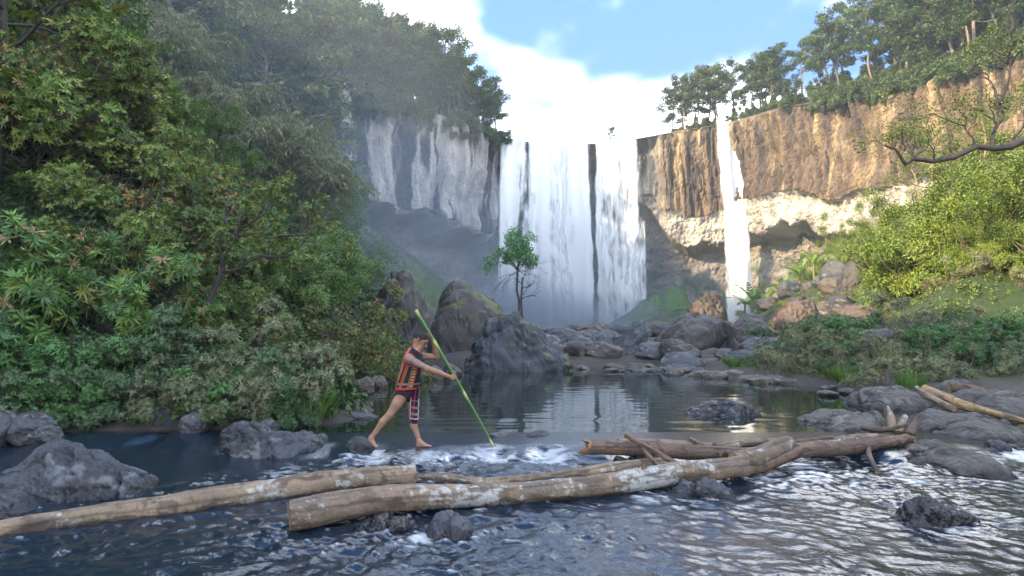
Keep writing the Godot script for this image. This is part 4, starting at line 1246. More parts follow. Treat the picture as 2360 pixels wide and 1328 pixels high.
	# the near bank on the shaded side
	for q in [[475, 960, 0.62], [395, 925, 0.75], [380, 965, 0.6], [440, 975, 0.5], [320, 950, 0.55], [540, 960, 0.4], [60, 985, 0.7], [10, 960, 0.8], [-30, 990, 0.8], [100, 1000, 0.4], [830, 885, 0.9], [800, 900, 0.6], [610, 985, 0.4], [870, 872, 0.7], [1040, 845, 1.0], [1000, 852, 0.9]]:
		var p := on_level(q[0], q[1] + 22.0, 0.0)
		stone("bank_rock", "lichened grey rock half under the waterside bushes", p + Vector3(0, 0.1, -0.1), Vector3(q[2], q[2] * 0.85, q[2] * 0.8), "rocks under the waterside bushes", 0 if q[0] < 700 else 1)
	for q in [[845, 932, 0.28], [835, 963, 0.5], [800, 962, 0.5], [770, 945, 0.5], [860, 962, 0.2], [1240, 1002, 0.35], [1150, 1004, 0.3]]:
		var p := on_level(q[0], q[1], 0.0)
		stone("pool_stone", "low wet stone breaking the surface of the pool", p, Vector3(q[2] * 1.4, q[2] * 0.4, q[2] * 0.7), "low stones in the pool", 0)

# AXIS: [pixel x, pixel y, metres ahead, radius]
func log_shape(axis: Array, look: int, broken := 0) -> Array:
	var c := Curve3D.new()
	var first := at(axis[0][0], axis[0][1], axis[0][2])
	var pts := []
	for q in axis: pts.append(at(q[0], q[1], q[2]) - first)
	for i in pts.size():
		var t: Vector3 = (pts[mini(i + 1, pts.size() - 1)] - pts[maxi(i - 1, 0)]) / 6.0
		c.add_point(pts[i], -t, t)
	var len := c.get_baked_length()
	var keys := []
	var run := 0.0
	for i in pts.size():
		if i: run += pts[i].distance_to(pts[i - 1])
		keys.append([run, axis[i][3]])
	var sides := 56 if len > 1.5 else 20
	var step := 0.018 if len > 1.5 else 0.03
	var rows := maxi(int(len / step), 6)
	var v := PackedVector3Array()
	var col := PackedColorArray()
	var off := first.x * 40.0 + first.z * 17.0
	var barks := [[Color(0.33, 0.24, 0.155), Color(0.23, 0.17, 0.115), Color(0.48, 0.47, 0.42)], [Color(0.20, 0.155, 0.115), Color(0.29, 0.21, 0.14), Color(0.50, 0.51, 0.49)], [Color(0.22, 0.145, 0.10), Color(0.14, 0.095, 0.07), Color(0.33, 0.29, 0.25)], [Color(0.48, 0.33, 0.16), Color(0.36, 0.25, 0.14), Color(0.55, 0.47, 0.33)]]
	var b: Array = barks[look]
	var lich: float = [0.02, -0.09, 0.14, 0.12][look]
	for j in rows + 1:
		var s := len * j / rows
		var p := c.sample_baked(s)
		var dir := (c.sample_baked(minf(s + 0.05, len)) - c.sample_baked(maxf(s - 0.05, 0.0))).normalized()
		var side := dir.cross(Vector3.UP).normalized()
		var up := side.cross(dir)
		var r := lerp_list(keys, s)
		for i in sides:
			var a := TAU * i / sides
			var o := side * cos(a) + up * sin(a)
			var w := p + o * r
			var n := fbm.get_noise_3d(w.x * 130.0 + off, w.y * 130.0, w.z * 130.0)
			var f := fbm.get_noise_3d(w.x * 500.0 + off, w.y * 500.0, w.z * 500.0)
			var ring := noise.get_noise_1d(s * 320.0 + off)
			var end := 0.0
			if broken == 1 and s < 0.12: end = (fbm.get_noise_2d(a * 90.0, 5.0) * 2.0 + 0.2) * r * (1.0 - s / 0.12)
			v.append(p + o * r * (1.0 + 0.11 * n + 0.05 * f + 0.03 * ring) - dir * end)
			var k := mixc(b[0], b[1], 0.5 + n * 2.2)
			k = mixc(k, b[1] * 0.62, smoothstep(0.12, 0.4, f))
			var warp := Vector3(f, n, fbm.get_noise_3d(w.z * 500.0, w.x * 500.0 + off, w.y * 500.0)) * 0.03
			var q := w + warp
			var dot := spots.get_noise_3d(q.x * 900.0 + off, q.y * 900.0, q.z * 900.0) + 1.0
			var dot2 := spots.get_noise_3d(q.x * 2200.0 + off, q.y * 2200.0, q.z * 2200.0) + 1.0
			var field := noise.get_noise_3d(w.x * 110.0 + off, w.y * 110.0, w.z * 110.0)
			k = mixc(k, b[2], 0.85 * smoothstep(0.27 - lich + 0.35 * field, 0.20 - lich + 0.35 * field, dot))
			k = mixc(k, b[2], 0.7 * smoothstep(0.22 - lich + 0.3 * field, 0.16 - lich + 0.3 * field, dot2))
			k = mixc(k, b[1] * 0.4, 0.8 * smoothstep(0.2, 0.34, fbm.get_noise_3d(s * 160.0, cos(a) * 60.0 + off, sin(a) * 60.0)))
			var grain := fbm.get_noise_3d(s * 90.0 + off, cos(a) * 260.0, sin(a) * 260.0)
			k = mixc(k, k * 0.55, smoothstep(0.08, 0.3, grain))
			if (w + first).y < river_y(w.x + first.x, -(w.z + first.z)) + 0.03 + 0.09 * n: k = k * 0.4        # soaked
			if broken == 1 and s < 0.05: k = Color(0.42, 0.20, 0.09)
			k.a = 1.0
			col.append(k)
	var idx := grid_index(sides, rows + 1, false, true)
	var nn := smooth_normals(v, idx)
	# sawn or broken ends
	var ends := Geo.new()
	for e in 2:
		var j := rows if e else 0
		var dir := (c.sample_baked(len) - c.sample_baked(len - 0.05)).normalized() if e else -(c.sample_baked(0.05) - c.sample_baked(0.0)).normalized()
		var mid := c.sample_baked(len if e else 0.0) + dir * (0.012 if not (broken and not e) else -0.05)
		var base := ends.v.size()
		ends.v.append(mid)
		ends.n.append(dir)
		ends.c.append(Color(0.42, 0.29, 0.15))
		for ring in 3:
			for i in sides:
				var q := mid.lerp(v[j * sides + i], [0.4, 0.75, 0.985][ring]) + dir * fbm.get_noise_2d(i * 60.0 + ring * 40.0 + off, ring * 90.0) * 0.03
				ends.v.append(q)
				ends.n.append((dir + rv() * 0.25).normalized())
				var kk := 0.75 + 0.4 * fbm.get_noise_2d(i * 70.0, ring * 200.0 + off)
				ends.c.append(Color(0.50 * kk, 0.34 * kk, 0.18 * kk) if ring < 2 else Color(0.30, 0.2, 0.12))
		for i in sides:
			var n1 := (i + 1) % sides
			var tri := [base, base + 1 + i, base + 1 + n1]
			if not e: tri = [base, base + 1 + n1, base + 1 + i]
			ends.i.append_array(PackedInt32Array(tri))
			for ring in 2:
				var a0 := base + 1 + ring * sides + i
				var a1 := base + 1 + ring * sides + n1
				var quad := [a0, a0 + sides, a1, a1, a0 + sides, a1 + sides]
				if not e: quad = [a0, a1, a0 + sides, a1, a1 + sides, a0 + sides]
				ends.i.append_array(PackedInt32Array(quad))
	return [mesh_of(v, idx, col, PackedVector2Array(), nn), first, ends.mesh()]

func driftwood(called: String, label: String, category: String, axis: Array, look: int, broken := 0, group := "", stubs := []) -> void:
	var s := log_shape(axis, look, broken)
	var root := thing(called, label, category, s[1], group)
	part("bark", s[0], M.log, root)
	part("cut_wood", s[2], M.log, root)
	for q in stubs:
		var st := log_shape(q, 2)
		var o := part("branch_stub", st[0], M.log, root)
		o.position = st[1] - s[1]

func logs() -> void:
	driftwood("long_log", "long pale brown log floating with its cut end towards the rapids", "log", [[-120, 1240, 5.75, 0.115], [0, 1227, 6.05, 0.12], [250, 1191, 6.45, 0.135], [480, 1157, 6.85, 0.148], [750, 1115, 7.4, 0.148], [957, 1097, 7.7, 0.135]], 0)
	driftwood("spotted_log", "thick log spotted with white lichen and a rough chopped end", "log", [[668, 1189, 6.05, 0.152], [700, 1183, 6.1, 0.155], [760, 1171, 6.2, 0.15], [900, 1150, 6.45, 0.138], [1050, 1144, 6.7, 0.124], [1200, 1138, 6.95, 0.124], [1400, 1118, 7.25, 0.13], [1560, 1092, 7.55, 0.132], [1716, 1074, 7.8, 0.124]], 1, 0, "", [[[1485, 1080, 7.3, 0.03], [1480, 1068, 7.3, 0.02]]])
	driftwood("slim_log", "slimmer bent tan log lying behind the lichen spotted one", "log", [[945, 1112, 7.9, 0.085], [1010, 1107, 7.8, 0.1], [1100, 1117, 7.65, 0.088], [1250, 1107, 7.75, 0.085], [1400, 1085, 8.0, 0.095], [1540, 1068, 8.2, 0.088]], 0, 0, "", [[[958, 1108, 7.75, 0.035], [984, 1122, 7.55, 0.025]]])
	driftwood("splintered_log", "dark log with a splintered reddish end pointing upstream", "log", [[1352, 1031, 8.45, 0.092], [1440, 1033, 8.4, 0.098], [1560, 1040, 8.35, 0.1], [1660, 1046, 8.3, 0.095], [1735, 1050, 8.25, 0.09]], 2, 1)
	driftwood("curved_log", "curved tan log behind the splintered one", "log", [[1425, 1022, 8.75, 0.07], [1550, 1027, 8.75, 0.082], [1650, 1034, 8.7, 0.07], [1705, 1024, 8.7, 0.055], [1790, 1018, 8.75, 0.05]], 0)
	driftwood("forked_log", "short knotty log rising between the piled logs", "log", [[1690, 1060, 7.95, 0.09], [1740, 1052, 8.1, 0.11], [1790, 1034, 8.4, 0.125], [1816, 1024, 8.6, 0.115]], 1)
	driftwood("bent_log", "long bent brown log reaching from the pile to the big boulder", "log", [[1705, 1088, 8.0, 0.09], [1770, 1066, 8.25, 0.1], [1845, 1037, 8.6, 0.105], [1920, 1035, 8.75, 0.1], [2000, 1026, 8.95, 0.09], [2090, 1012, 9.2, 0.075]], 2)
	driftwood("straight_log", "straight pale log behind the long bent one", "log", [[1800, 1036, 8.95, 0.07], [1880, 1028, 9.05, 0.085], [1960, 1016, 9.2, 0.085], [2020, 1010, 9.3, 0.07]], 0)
	var g := "sticks across the log pile"
	driftwood("stick", "straight peeled stick leaning over the splintered log", "stick", [[1443, 1003, 8.3, 0.036], [1500, 1036, 8.0, 0.036], [1577, 1079, 7.62, 0.034]], 2)
	driftwood("stick", "short crooked stick with a broken dark tip", "stick", [[1483, 1034, 8.1, 0.04], [1500, 1056, 7.95, 0.036], [1534, 1092, 7.5, 0.028]], 2)
	driftwood("stick", "reddish stick leaning on the curved log", "stick", [[1592, 1012, 8.75, 0.03], [1625, 1030, 8.5, 0.034], [1662, 1046, 8.2, 0.034]], 2)
	driftwood("stick", "knobbed stick with a frayed end on the spotted log", "stick", [[1648, 1024, 8.55, 0.04], [1680, 1044, 8.2, 0.036], [1712, 1062, 7.95, 0.03]], 2)
	driftwood("stick", "reddish branch lying along the straight log", "stick", [[1815, 1022, 9.0, 0.03], [1870, 1014, 9.05, 0.034], [1918, 1008, 9.1, 0.03]], 2)
	driftwood("stick", "grey branch laid over the big boulder's edge", "stick", [[1970, 1002, 9.4, 0.035], [2040, 1008, 9.3, 0.04], [2108, 1014, 9.1, 0.05]], 2)
	driftwood("stick", "thin curved branch above the boulder's edge", "stick", [[1986, 986, 9.8, 0.035], [2030, 992, 9.7, 0.04], [2085, 980, 9.7, 0.035]], 2)
	driftwood("stick", "red stick dipping into the rapids below the pile", "stick", [[2003, 1030, 8.9, 0.03], [2004, 1050, 8.6, 0.035], [2022, 1090, 8.1, 0.03]], 2)
	driftwood("snag", "upright weathered snag behind the log pile", "stump", [[2042, 938, 10.4, 0.04], [2052, 962, 10.3, 0.07], [2058, 992, 10.2, 0.085]], 1)
	driftwood("snag", "short grey snag next to the weathered one", "stump", [[2086, 960, 10.2, 0.045], [2080, 978, 10.1, 0.06], [2072, 1000, 10.0, 0.07]], 1)
	driftwood("snag", "dark pointed snag at the boulder", "stump", [[2112, 964, 10.0, 0.03], [2106, 982, 9.9, 0.06], [2096, 1004, 9.8, 0.075]], 2)
	driftwood("yellow_log", "yellowish driftwood trunk slanting across the boulders", "log", [[2128, 896, 13.2, 0.1], [2165, 912, 12.9, 0.105], [2220, 934, 12.3, 0.1], [2290, 952, 11.9, 0.06], [2380, 975, 11.4, 0.045]], 3)
	driftwood("grey_log", "split grey branch next to the yellowish trunk", "log", [[2112, 894, 13.0, 0.05], [2140, 915, 12.6, 0.08], [2200, 944, 12.0, 0.06]], 0)
	driftwood("brown_log", "dark fibrous trunk resting behind the weathered boulder", "log", [[2188, 894, 14.6, 0.14], [2240, 900, 14.5, 0.13], [2300, 910, 14.4, 0.09], [2420, 912, 14.2, 0.07]], 2)
	driftwood("far_pole", "pale bare trunk lying on the rubble near the thin fall", "log", [[1772, 762, 38.0, 0.1], [1800, 769, 37.5, 0.1], [1838, 778, 37.0, 0.08]], 0)

# ---------------------------------------------------------------- the man
# a smooth field of tapered capsules, meshed as surface nets
class Field:
	var lo: Vector3
	var cell: float
	var nx: int
	var ny: int
	var nz: int
	var f := PackedFloat32Array()

	func _init(a: Vector3, b: Vector3, size: float) -> void:
		lo = a
		cell = size
		nx = int((b.x - a.x) / size) + 2
		ny = int((b.y - a.y) / size) + 2
		nz = int((b.z - a.z) / size) + 2
		f.resize(nx * ny * nz)
		f.fill(1.0)

	func bone(a: Vector3, b: Vector3, ra: float, rb: float, k: float, flat := Vector3.ONE) -> void:
		var r := maxf(ra, rb) + k + cell * 2.5
		var mn := (a.min(b) - Vector3.ONE * r - lo) / cell
		var mx := (a.max(b) + Vector3.ONE * r - lo) / cell
		var ab := (b - a) * flat
		var l2 := maxf(ab.length_squared(), 1e-9)
		for z in range(maxi(0, int(mn.z)), mini(nz, int(mx.z) + 2)):
			for y in range(maxi(0, int(mn.y)), mini(ny, int(mx.y) + 2)):
				var row := (z * ny + y) * nx
				for x in range(maxi(0, int(mn.x)), mini(nx, int(mx.x) + 2)):
					var p := (lo + Vector3(x, y, z) * cell - a) * flat
					var t := clampf(p.dot(ab) / l2, 0.0, 1.0)
					var d := (p - ab * t).length() - lerpf(ra, rb, t)
					var o := f[row + x]
					var h := maxf(k - absf(o - d), 0.0) / k
					f[row + x] = minf(o, d) - h * h * k * 0.25

	# keep only the side of a plane its normal points away from
	func cut(point: Vector3, normal: Vector3) -> void:
		for z in nz:
			for y in ny:
				for x in nx:
					var q := (z * ny + y) * nx + x
					f[q] = maxf(f[q], (lo + Vector3(x, y, z) * cell - point).dot(normal))

	func carve(a: Vector3, b: Vector3, r: float) -> void:
		for z in nz:
			for y in ny:
				for x in nx:
					var q := (z * ny + y) * nx + x
					if f[q] > cell * 3.0: continue
					var p := lo + Vector3(x, y, z) * cell
					var c := Geometry3D.get_closest_point_to_segment(p, a, b)
					f[q] = maxf(f[q], r - p.distance_to(c))

	func nets(v: PackedVector3Array, idx: PackedInt32Array) -> void:
		var id := PackedInt32Array()
		id.resize(nx * ny * nz)
		id.fill(-1)
		var s := [0, 1, nx, nx + 1, nx * ny, nx * ny + 1, nx * ny + nx, nx * ny + nx + 1]
		for z in nz - 1:
			for y in ny - 1:
				for x in nx - 1:
					var q := (z * ny + y) * nx + x
					if absf(f[q]) > cell * 2.0: continue
					var sum := Vector3.ZERO
					var n := 0
					for e in EDGES:
						var a: float = f[q + s[e[0]]]
						var b: float = f[q + s[e[1]]]
						if (a < 0.0) != (b < 0.0):
							var t := a / (a - b)
							var pa := Vector3(e[0] & 1, (e[0] >> 1) & 1, e[0] >> 2)
							var pb := Vector3(e[1] & 1, (e[1] >> 1) & 1, e[1] >> 2)
							sum += pa.lerp(pb, t)
							n += 1
					if n:
						id[q] = v.size()
						v.append(lo + (Vector3(x, y, z) + sum / n) * cell)
		var dy := nx
		var dz := nx * ny
		for z in range(1, nz - 1):
			for y in range(1, ny - 1):
				for x in range(1, nx - 1):
					var q := (z * ny + y) * nx + x
					var a := f[q]
					if absf(a) > cell * 2.0: continue
					for ax in 3:
						var st: int = [1, dy, dz][ax]
						var b := f[q + st]
						if (a < 0.0) == (b < 0.0): continue
						var u: int = [dy, dz, 1][ax]
						var w: int = [dz, 1, dy][ax]
						var c0 := id[q]
						var c1 := id[q - u]
						var c2 := id[q - u - w]
						var c3 := id[q - w]
						if c0 < 0 or c1 < 0 or c2 < 0 or c3 < 0: continue
						if a < 0.0:
							idx.append_array(PackedInt32Array([c0, c2, c1, c0, c3, c2]))
						else:
							idx.append_array(PackedInt32Array([c0, c1, c2, c0, c2, c3]))

	const EDGES := [[0, 1], [2, 3], [4, 5], [6, 7], [0, 2], [1, 3], [4, 6], [5, 7], [0, 4], [1, 5], [2, 6], [3, 7]]

const MAN_AT := 9.05

func mp(px: float, py: float, side := 0.0) -> Vector3:
	return at(px, py, MAN_AT) + Vector3(0, 0, side)

# where a point of the man lies on the level sheet of the drawing he was laid out on (x and y of the body only)
func drawn(p: Vector3) -> Vector2:
	var a := mp(900, 800)
	var b := mp(1000, 1000)
	return Vector2(900.0 + (p.x - a.x) / (b.x - a.x) * 100.0, 800.0 + (p.y - a.y) / (b.y - a.y) * 200.0)

# a hand closed round the pole: C the place on the pole, AXIS along the pole, PALM from the pole to the palm, R the pole's radius
func gripping_hand(v: PackedVector3Array, idx: PackedInt32Array, wrist: Vector3, c: Vector3, axis: Vector3, palm: Vector3, r: float) -> void:
	palm = (palm - axis * palm.dot(axis)).normalized()
	var curl := axis.cross(palm).normalized()
	if curl.z < 0.0: curl = -curl
	var fld := Field.new(c.min(wrist) - Vector3.ONE * 0.1, c.max(wrist) + Vector3.ONE * 0.1, 0.0038)
	var kn := []
	for k in 4:
		kn.append(c + palm * (r + 0.016) + axis * (0.031 - 0.0205 * k))
	var heel := c + palm * (r + 0.05)
	fld.bone(wrist, heel, 0.027, 0.025, 0.012)
	for k in 4:
		fld.bone(heel + axis * (0.02 - 0.013 * k), kn[k], 0.016, 0.0125, 0.012)
		var reach: float = [1.0, 1.08, 1.02, 0.82][k]
		var prev: Vector3 = kn[k]
		for s in 3:
			var a: float = [0.95, 1.95, 2.8][s] * reach
			var nx: Vector3 = c + (palm * cos(a) + curl * sin(a)) * (r + 0.0085) + axis * (0.031 - 0.0205 * k)
			fld.bone(prev, nx, 0.0095 - 0.0006 * s, 0.0089 - 0.0007 * s, 0.003)
			prev = nx
	var tb := heel + axis * 0.026 - curl * 0.012
	var t1 := c + (palm * 0.55 - curl * 0.85).normalized() * (r + 0.012) + axis * 0.036
	var t2 := c + (-palm * 0.7 - curl * 0.7).normalized() * (r + 0.01) + axis * 0.03
	fld.bone(tb, t1, 0.014, 0.0105, 0.006)
	fld.bone(t1, t2, 0.0105, 0.0085, 0.003)
	fld.nets(v, idx)

func man() -> void:
	var v := PackedVector3Array()
	var idx := PackedInt32Array()
	# joints read from the photograph; the second number after the pixel is how far towards the camera
	var neck0 := mp(954, 817)
	var neck1 := mp(966, 800)
	var chest := mp(951, 838)
	var waist := mp(944, 872)
	var hip := mp(940, 898)
	var sh_n := mp(946, 826, 0.17)
	var el_n := mp(990, 848, 0.24)
	var wr_n := mp(1036, 866, 0.14)
	var sh_f := mp(962, 822, -0.15)
	var el_f := mp(1003, 824, -0.2)
	var wr_f := mp(997, 788, -0.1)
	var hip_n := mp(931, 908, 0.085)
	var kn_n := mp(902, 953, 0.10)
	var an_n := mp(858, 1007, 0.06)
	var hip_f := mp(946, 908, -0.085)
	var kn_f := mp(950, 966, -0.08)
	var an_f := mp(964, 1019, -0.07)
	var top := mp(957, 715, -0.05)
	var tip := mp(1138, 1024, 0.16)
	var axis := (top - tip).normalized()
	var grip_n := top.lerp(tip, 0.5)
	var grip_f := top.lerp(tip, 0.19)
	var f := Field.new(mp(845, 1040, -0.35) - Vector3(0, 0, 0.0), mp(1062, 770, 0.36), 0.0105)
	# trunk
	f.bone(neck0, chest, 0.10, 0.125, 0.05, Vector3(1.05, 1, 0.8))
	f.bone(chest, waist, 0.125, 0.11, 0.05, Vector3(1.05, 1, 0.82))
	f.bone(waist, hip, 0.11, 0.125, 0.05, Vector3(1.05, 1, 0.82))
	f.bone(neck0, neck1, 0.062, 0.052, 0.03)
	for s in [[sh_n, 0.0], [sh_f, 0.0]]:
		f.bone(chest + Vector3(0, 0.05, 0), s[0], 0.085, 0.062, 0.05)
	f.bone(sh_n, sh_n.lerp(el_n, 0.45), 0.06, 0.052, 0.03)
	f.bone(sh_n.lerp(el_n, 0.45), el_n, 0.052, 0.041, 0.02)
	f.bone(el_n, el_n.lerp(wr_n, 0.3), 0.041, 0.044, 0.02)
	f.bone(el_n.lerp(wr_n, 0.3), wr_n, 0.044, 0.027, 0.02)
	f.bone(sh_f, el_f, 0.057, 0.042, 0.03)
	f.bone(el_f, el_f.lerp(wr_f, 0.35), 0.042, 0.043, 0.015)
	f.bone(el_f.lerp(wr_f, 0.35), wr_f, 0.043, 0.027, 0.015)
	for s in [[hip_n, kn_n, an_n], [hip_f, kn_f, an_f]]:
		var h: Vector3 = s[0]
		var k: Vector3 = s[1]
		var a: Vector3 = s[2]
		f.bone(h, h.lerp(k, 0.45), 0.092, 0.077, 0.04)
		f.bone(h.lerp(k, 0.45), k, 0.077, 0.054, 0.03)
		var calf := k.lerp(a, 0.32) + Vector3(-0.018, 0, 0)
		f.bone(k, calf, 0.052, 0.052, 0.025)
		f.bone(calf, k.lerp(a, 0.75), 0.052, 0.034, 0.02)
		f.bone(k.lerp(a, 0.75), a, 0.034, 0.034, 0.02)
	# feet: the back one bends over its rock, the front one is flat on the ledge
	var heel_n := mp(855, 1012, 0.06)
	var ball_n := mp(864, 1021, 0.075)
	f.bone(an_n, heel_n, 0.032, 0.028, 0.02)
	f.bone(an_n, ball_n, 0.032, 0.024, 0.02)
	f.bone(heel_n, ball_n, 0.026, 0.024, 0.02)
	var heel_f := mp(962, 1028, -0.07)
	var ball_f := mp(981, 1029, -0.06)
	f.bone(an_f, heel_f, 0.033, 0.03, 0.02)
	f.bone(an_f, ball_f, 0.033, 0.022, 0.02)
	f.bone(heel_f, ball_f, 0.028, 0.023, 0.02)
	f.nets(v, idx)
	# toes
	for s in [[ball_n, Vector3(0.045, -0.04, 0.012)], [ball_f, Vector3(0.06, -0.008, 0.0)]]:
		var b: Vector3 = s[0]
		var dir: Vector3 = s[1]
		var tf := Field.new(b - Vector3(0.06, 0.08, 0.09), b + Vector3(0.11, 0.05, 0.09), 0.0045)
		for k in 5:
			var o := Vector3(0, 0, 0.034 - 0.0165 * k)
			var l: float = [0.78, 0.9, 0.98, 1.0, 1.05][k]
			tf.bone(b + o * 0.9 - dir * 0.25, b + o + dir * l, 0.013, 0.0085 if k < 4 else 0.012, 0.003)
		tf.nets(v, idx)
	# head, bowed towards the pole: cranium, face, jaw, nose, ears
	var skull := mp(969, 783)
	var fwd := Vector3(0.86, -0.5, 0.06).normalized()
	var up := Vector3(0.5, 0.86, 0.0).normalized()
	var hf := Field.new(skull - Vector3.ONE * 0.19, skull + Vector3.ONE * 0.19, 0.005)
	hf.bone(skull - fwd * 0.028 + up * 0.012, skull + fwd * 0.03 + up * 0.02, 0.083, 0.078, 0.03, Vector3(1, 1, 1.14))
	hf.bone(skull + fwd * 0.05, skull + fwd * 0.05 - up * 0.07, 0.055, 0.042, 0.03, Vector3(1, 1, 1.05))
	hf.bone(skull + fwd * 0.0 - up * 0.055, skull + fwd * 0.068 - up * 0.102, 0.045, 0.026, 0.025)
	hf.bone(skull - fwd * 0.03 - up * 0.04, neck0, 0.055, 0.06, 0.03)
	hf.bone(skull + fwd * 0.098 - up * 0.012, skull + fwd * 0.122 - up * 0.042, 0.008, 0.0135, 0.012)
	hf.bone(skull + fwd * 0.097 - up * 0.071, skull + fwd * 0.097 - up * 0.083, 0.011, 0.010, 0.008)
	hf.bone(skull + fwd * 0.096 + up * 0.012 + Vector3(0, 0, -0.03), skull + fwd * 0.096 + up * 0.012 + Vector3(0, 0, 0.03), 0.011, 0.011, 0.012)
	for s in [-1.0, 1.0]:
		hf.bone(skull - fwd * 0.012 - up * 0.036 + Vector3(0, 0, s * 0.079), skull - fwd * 0.02 + up * 0.0 + Vector3(0, 0, s * 0.090), 0.012, 0.017, 0.006, Vector3(1, 1, 1.3))
	hf.nets(v, idx)
	gripping_hand(v, idx, wr_n, grip_n, axis, wr_n - grip_n, 0.023)
	gripping_hand(v, idx, wr_f, grip_f, axis, wr_f - grip_f + Vector3(0, -0.05, -0.05), 0.025)
	var nn := smooth_normals(v, idx)
	var col := PackedColorArray()
	for i in v.size():
		var p := v[i]
		var n := fbm.get_noise_3d(p.x * 500.0, p.y * 500.0, p.z * 500.0)
		var c := mixc(Color(0.27, 0.135, 0.082), Color(0.32, 0.17, 0.105), 0.5 + n)
		var q := drawn(p)
		if p.y < 0.75 and q.y > 905.0: c = mixc(Color(0.32, 0.18, 0.12), Color(0.36, 0.21, 0.14), 0.5 + n)
		# tattoo on the upper arm
		var on_arm := (p - sh_n).dot((el_n - sh_n).normalized()) / sh_n.distance_to(el_n)
		if q.x > 940.0 and p.z > sh_n.z - 0.03 and on_arm > 0.02 and on_arm < 0.9 and q.y < 850.0:
			var ink := fbm.get_noise_3d(p.x * 2600.0 + 9.0, p.y * 2600.0, p.z * 1500.0) + 0.5 * fbm.get_noise_3d(p.x * 900.0, p.y * 900.0 + 50.0, p.z * 700.0)
			c = mixc(c, Color(0.11, 0.115, 0.12), smoothstep(-0.1, 0.12, ink) * 0.85)
		# eyes, brows and lips
		var h := p - skull
		var a := h.dot(fwd)
		var u := h.dot(up)
		if h.length() < 0.16 and a > 0.07:
			if absf(absf(h.z) - 0.033) < 0.016 and absf(u + 0.008) < 0.006: c = Color(0.06, 0.035, 0.03)
			if absf(absf(h.z) - 0.033) < 0.02 and absf(u - 0.014) < 0.006: c = Color(0.035, 0.025, 0.022)
			if absf(u + 0.077) < 0.009 and absf(h.z) < 0.024: c = Color(0.30, 0.115, 0.09)
		col.append(c)
	var root := thing("person", "person in a black embroidered vest leaning on a green bamboo pole in the rapids", "person", mp(940, 1030))
	var body := part("body", mesh_of(v, idx, col, PackedVector2Array(), nn), M.skin, root)
	body.position = -root.position
	# hair, shaved at the sides
	v = PackedVector3Array()
	idx = PackedInt32Array()
	var af := Field.new(skull - Vector3.ONE * 0.17, skull + Vector3.ONE * 0.17, 0.006)
	af.bone(skull - fwd * 0.03 + up * 0.02, skull + fwd * 0.034 + up * 0.032, 0.086, 0.081, 0.03, Vector3(1, 1, 1.13))
	af.cut(skull - up * 0.022 - fwd * 0.005, (-up + fwd * 0.75).normalized())
	af.cut(skull + fwd * 0.085 + up * 0.05, (fwd - up * 0.25).normalized())
	af.nets(v, idx)
	col = PackedColorArray()
	for i in v.size():
		v[i] += (v[i] - skull).normalized() * 0.004 * fbm.get_noise_3d(v[i].x * 3000.0, v[i].y * 3000.0, v[i].z * 3000.0)
		col.append(Color(0.018, 0.016, 0.017))
	part("hair", mesh_of(v, idx, col), M.cloth, root).position = -root.position
	# vest
	v = PackedVector3Array()
	idx = PackedInt32Array()
	f = Field.new(mp(895, 905, -0.3), mp(985, 800, 0.32), 0.007)
	f.bone(neck0 + Vector3(-0.01, -0.01, 0), chest, 0.118, 0.148, 0.05, Vector3(1.05, 1, 0.8))
	f.bone(chest, mp(946, 868), 0.148, 0.15, 0.05, Vector3(1.04, 1, 0.8))
	f.bone(mp(944, 868), mp(938, 905), 0.152, 0.185, 0.05, Vector3(1.03, 1, 0.86))
	f.bone(chest + Vector3(0, 0.05, 0), sh_n + Vector3(-0.012, 0.012, -0.045), 0.09, 0.072, 0.05)
	f.bone(chest + Vector3(0, 0.05, 0), sh_f + Vector3(-0.012, 0.012, 0.045), 0.09, 0.072, 0.05)
	f.bone(neck0, neck0.lerp(neck1, 0.55), 0.092, 0.07, 0.03)
	f.cut(mp(940, 897), Vector3(0.05, -1, 0))
	f.cut(neck0.lerp(neck1, 0.6), (neck1 - neck0).normalized())
	f.nets(v, idx)
	nn = smooth_normals(v, idx)
	col = PackedColorArray()
	for i in v.size():
		var q := drawn(v[i])
		var z := v[i].z + MAN_AT
		var c := Color(0.012, 0.011, 0.015)
		var t := (q.y - 823.0) / 68.0                   # 0 at the shoulder, 1 at the hem
		var weave := noise.get_noise_3d(v[i].x * 9000.0, v[i].y * 9000.0, v[i].z * 9000.0)
		var back_band := q.x - lerpf(937.0, 913.0, t)
		var mid_band := q.x - lerpf(949.0, 927.0, t)
		var front_band := q.x - lerpf(966.0, 951.0, t)
		if absf(back_band) < 3.6: c = Color(0.5, 0.34, 0.16) if fposmod(q.y * 0.28 + weave, 1.0) < 0.5 else Color(0.50, 0.07, 0.05)
		if absf(absf(back_band) - 3.8) < 0.7: c = Color(0.62, 0.08, 0.06)
		if t > 0.1 and absf(mid_band) < 4.2 and fposmod(mid_band * 0.36, 1.0) < 0.42: c = Color(0.78, 0.17, 0.03)
		if t > 0.25 and absf(front_band) < 3.8: c = Color(0.50, 0.46, 0.09) if fposmod(q.y * 0.15, 1.0) < 0.45 and absf(front_band) < 2.2 else Color(0.14, 0.07, 0.03)
		if t > 0.25 and absf(absf(front_band) - 3.8) < 1.0: c = Color(0.62, 0.05, 0.08)
		if t > 0.25 and absf(front_band + 6.3) < 0.6 and fposmod(q.y * 0.5, 1.0) < 0.5: c = Color(0.55, 0.55, 0.55)
		if absf(t - 0.90) < 0.035: c = Color(0.20, 0.22, 0.20) if weave > -0.2 else Color(0.4, 0.05, 0.06)
		if t > 1.03: c = Color(0.60, 0.05, 0.04)
		var shoulder := v[i].distance_to(sh_n + Vector3(0.01, -0.01, 0.03))
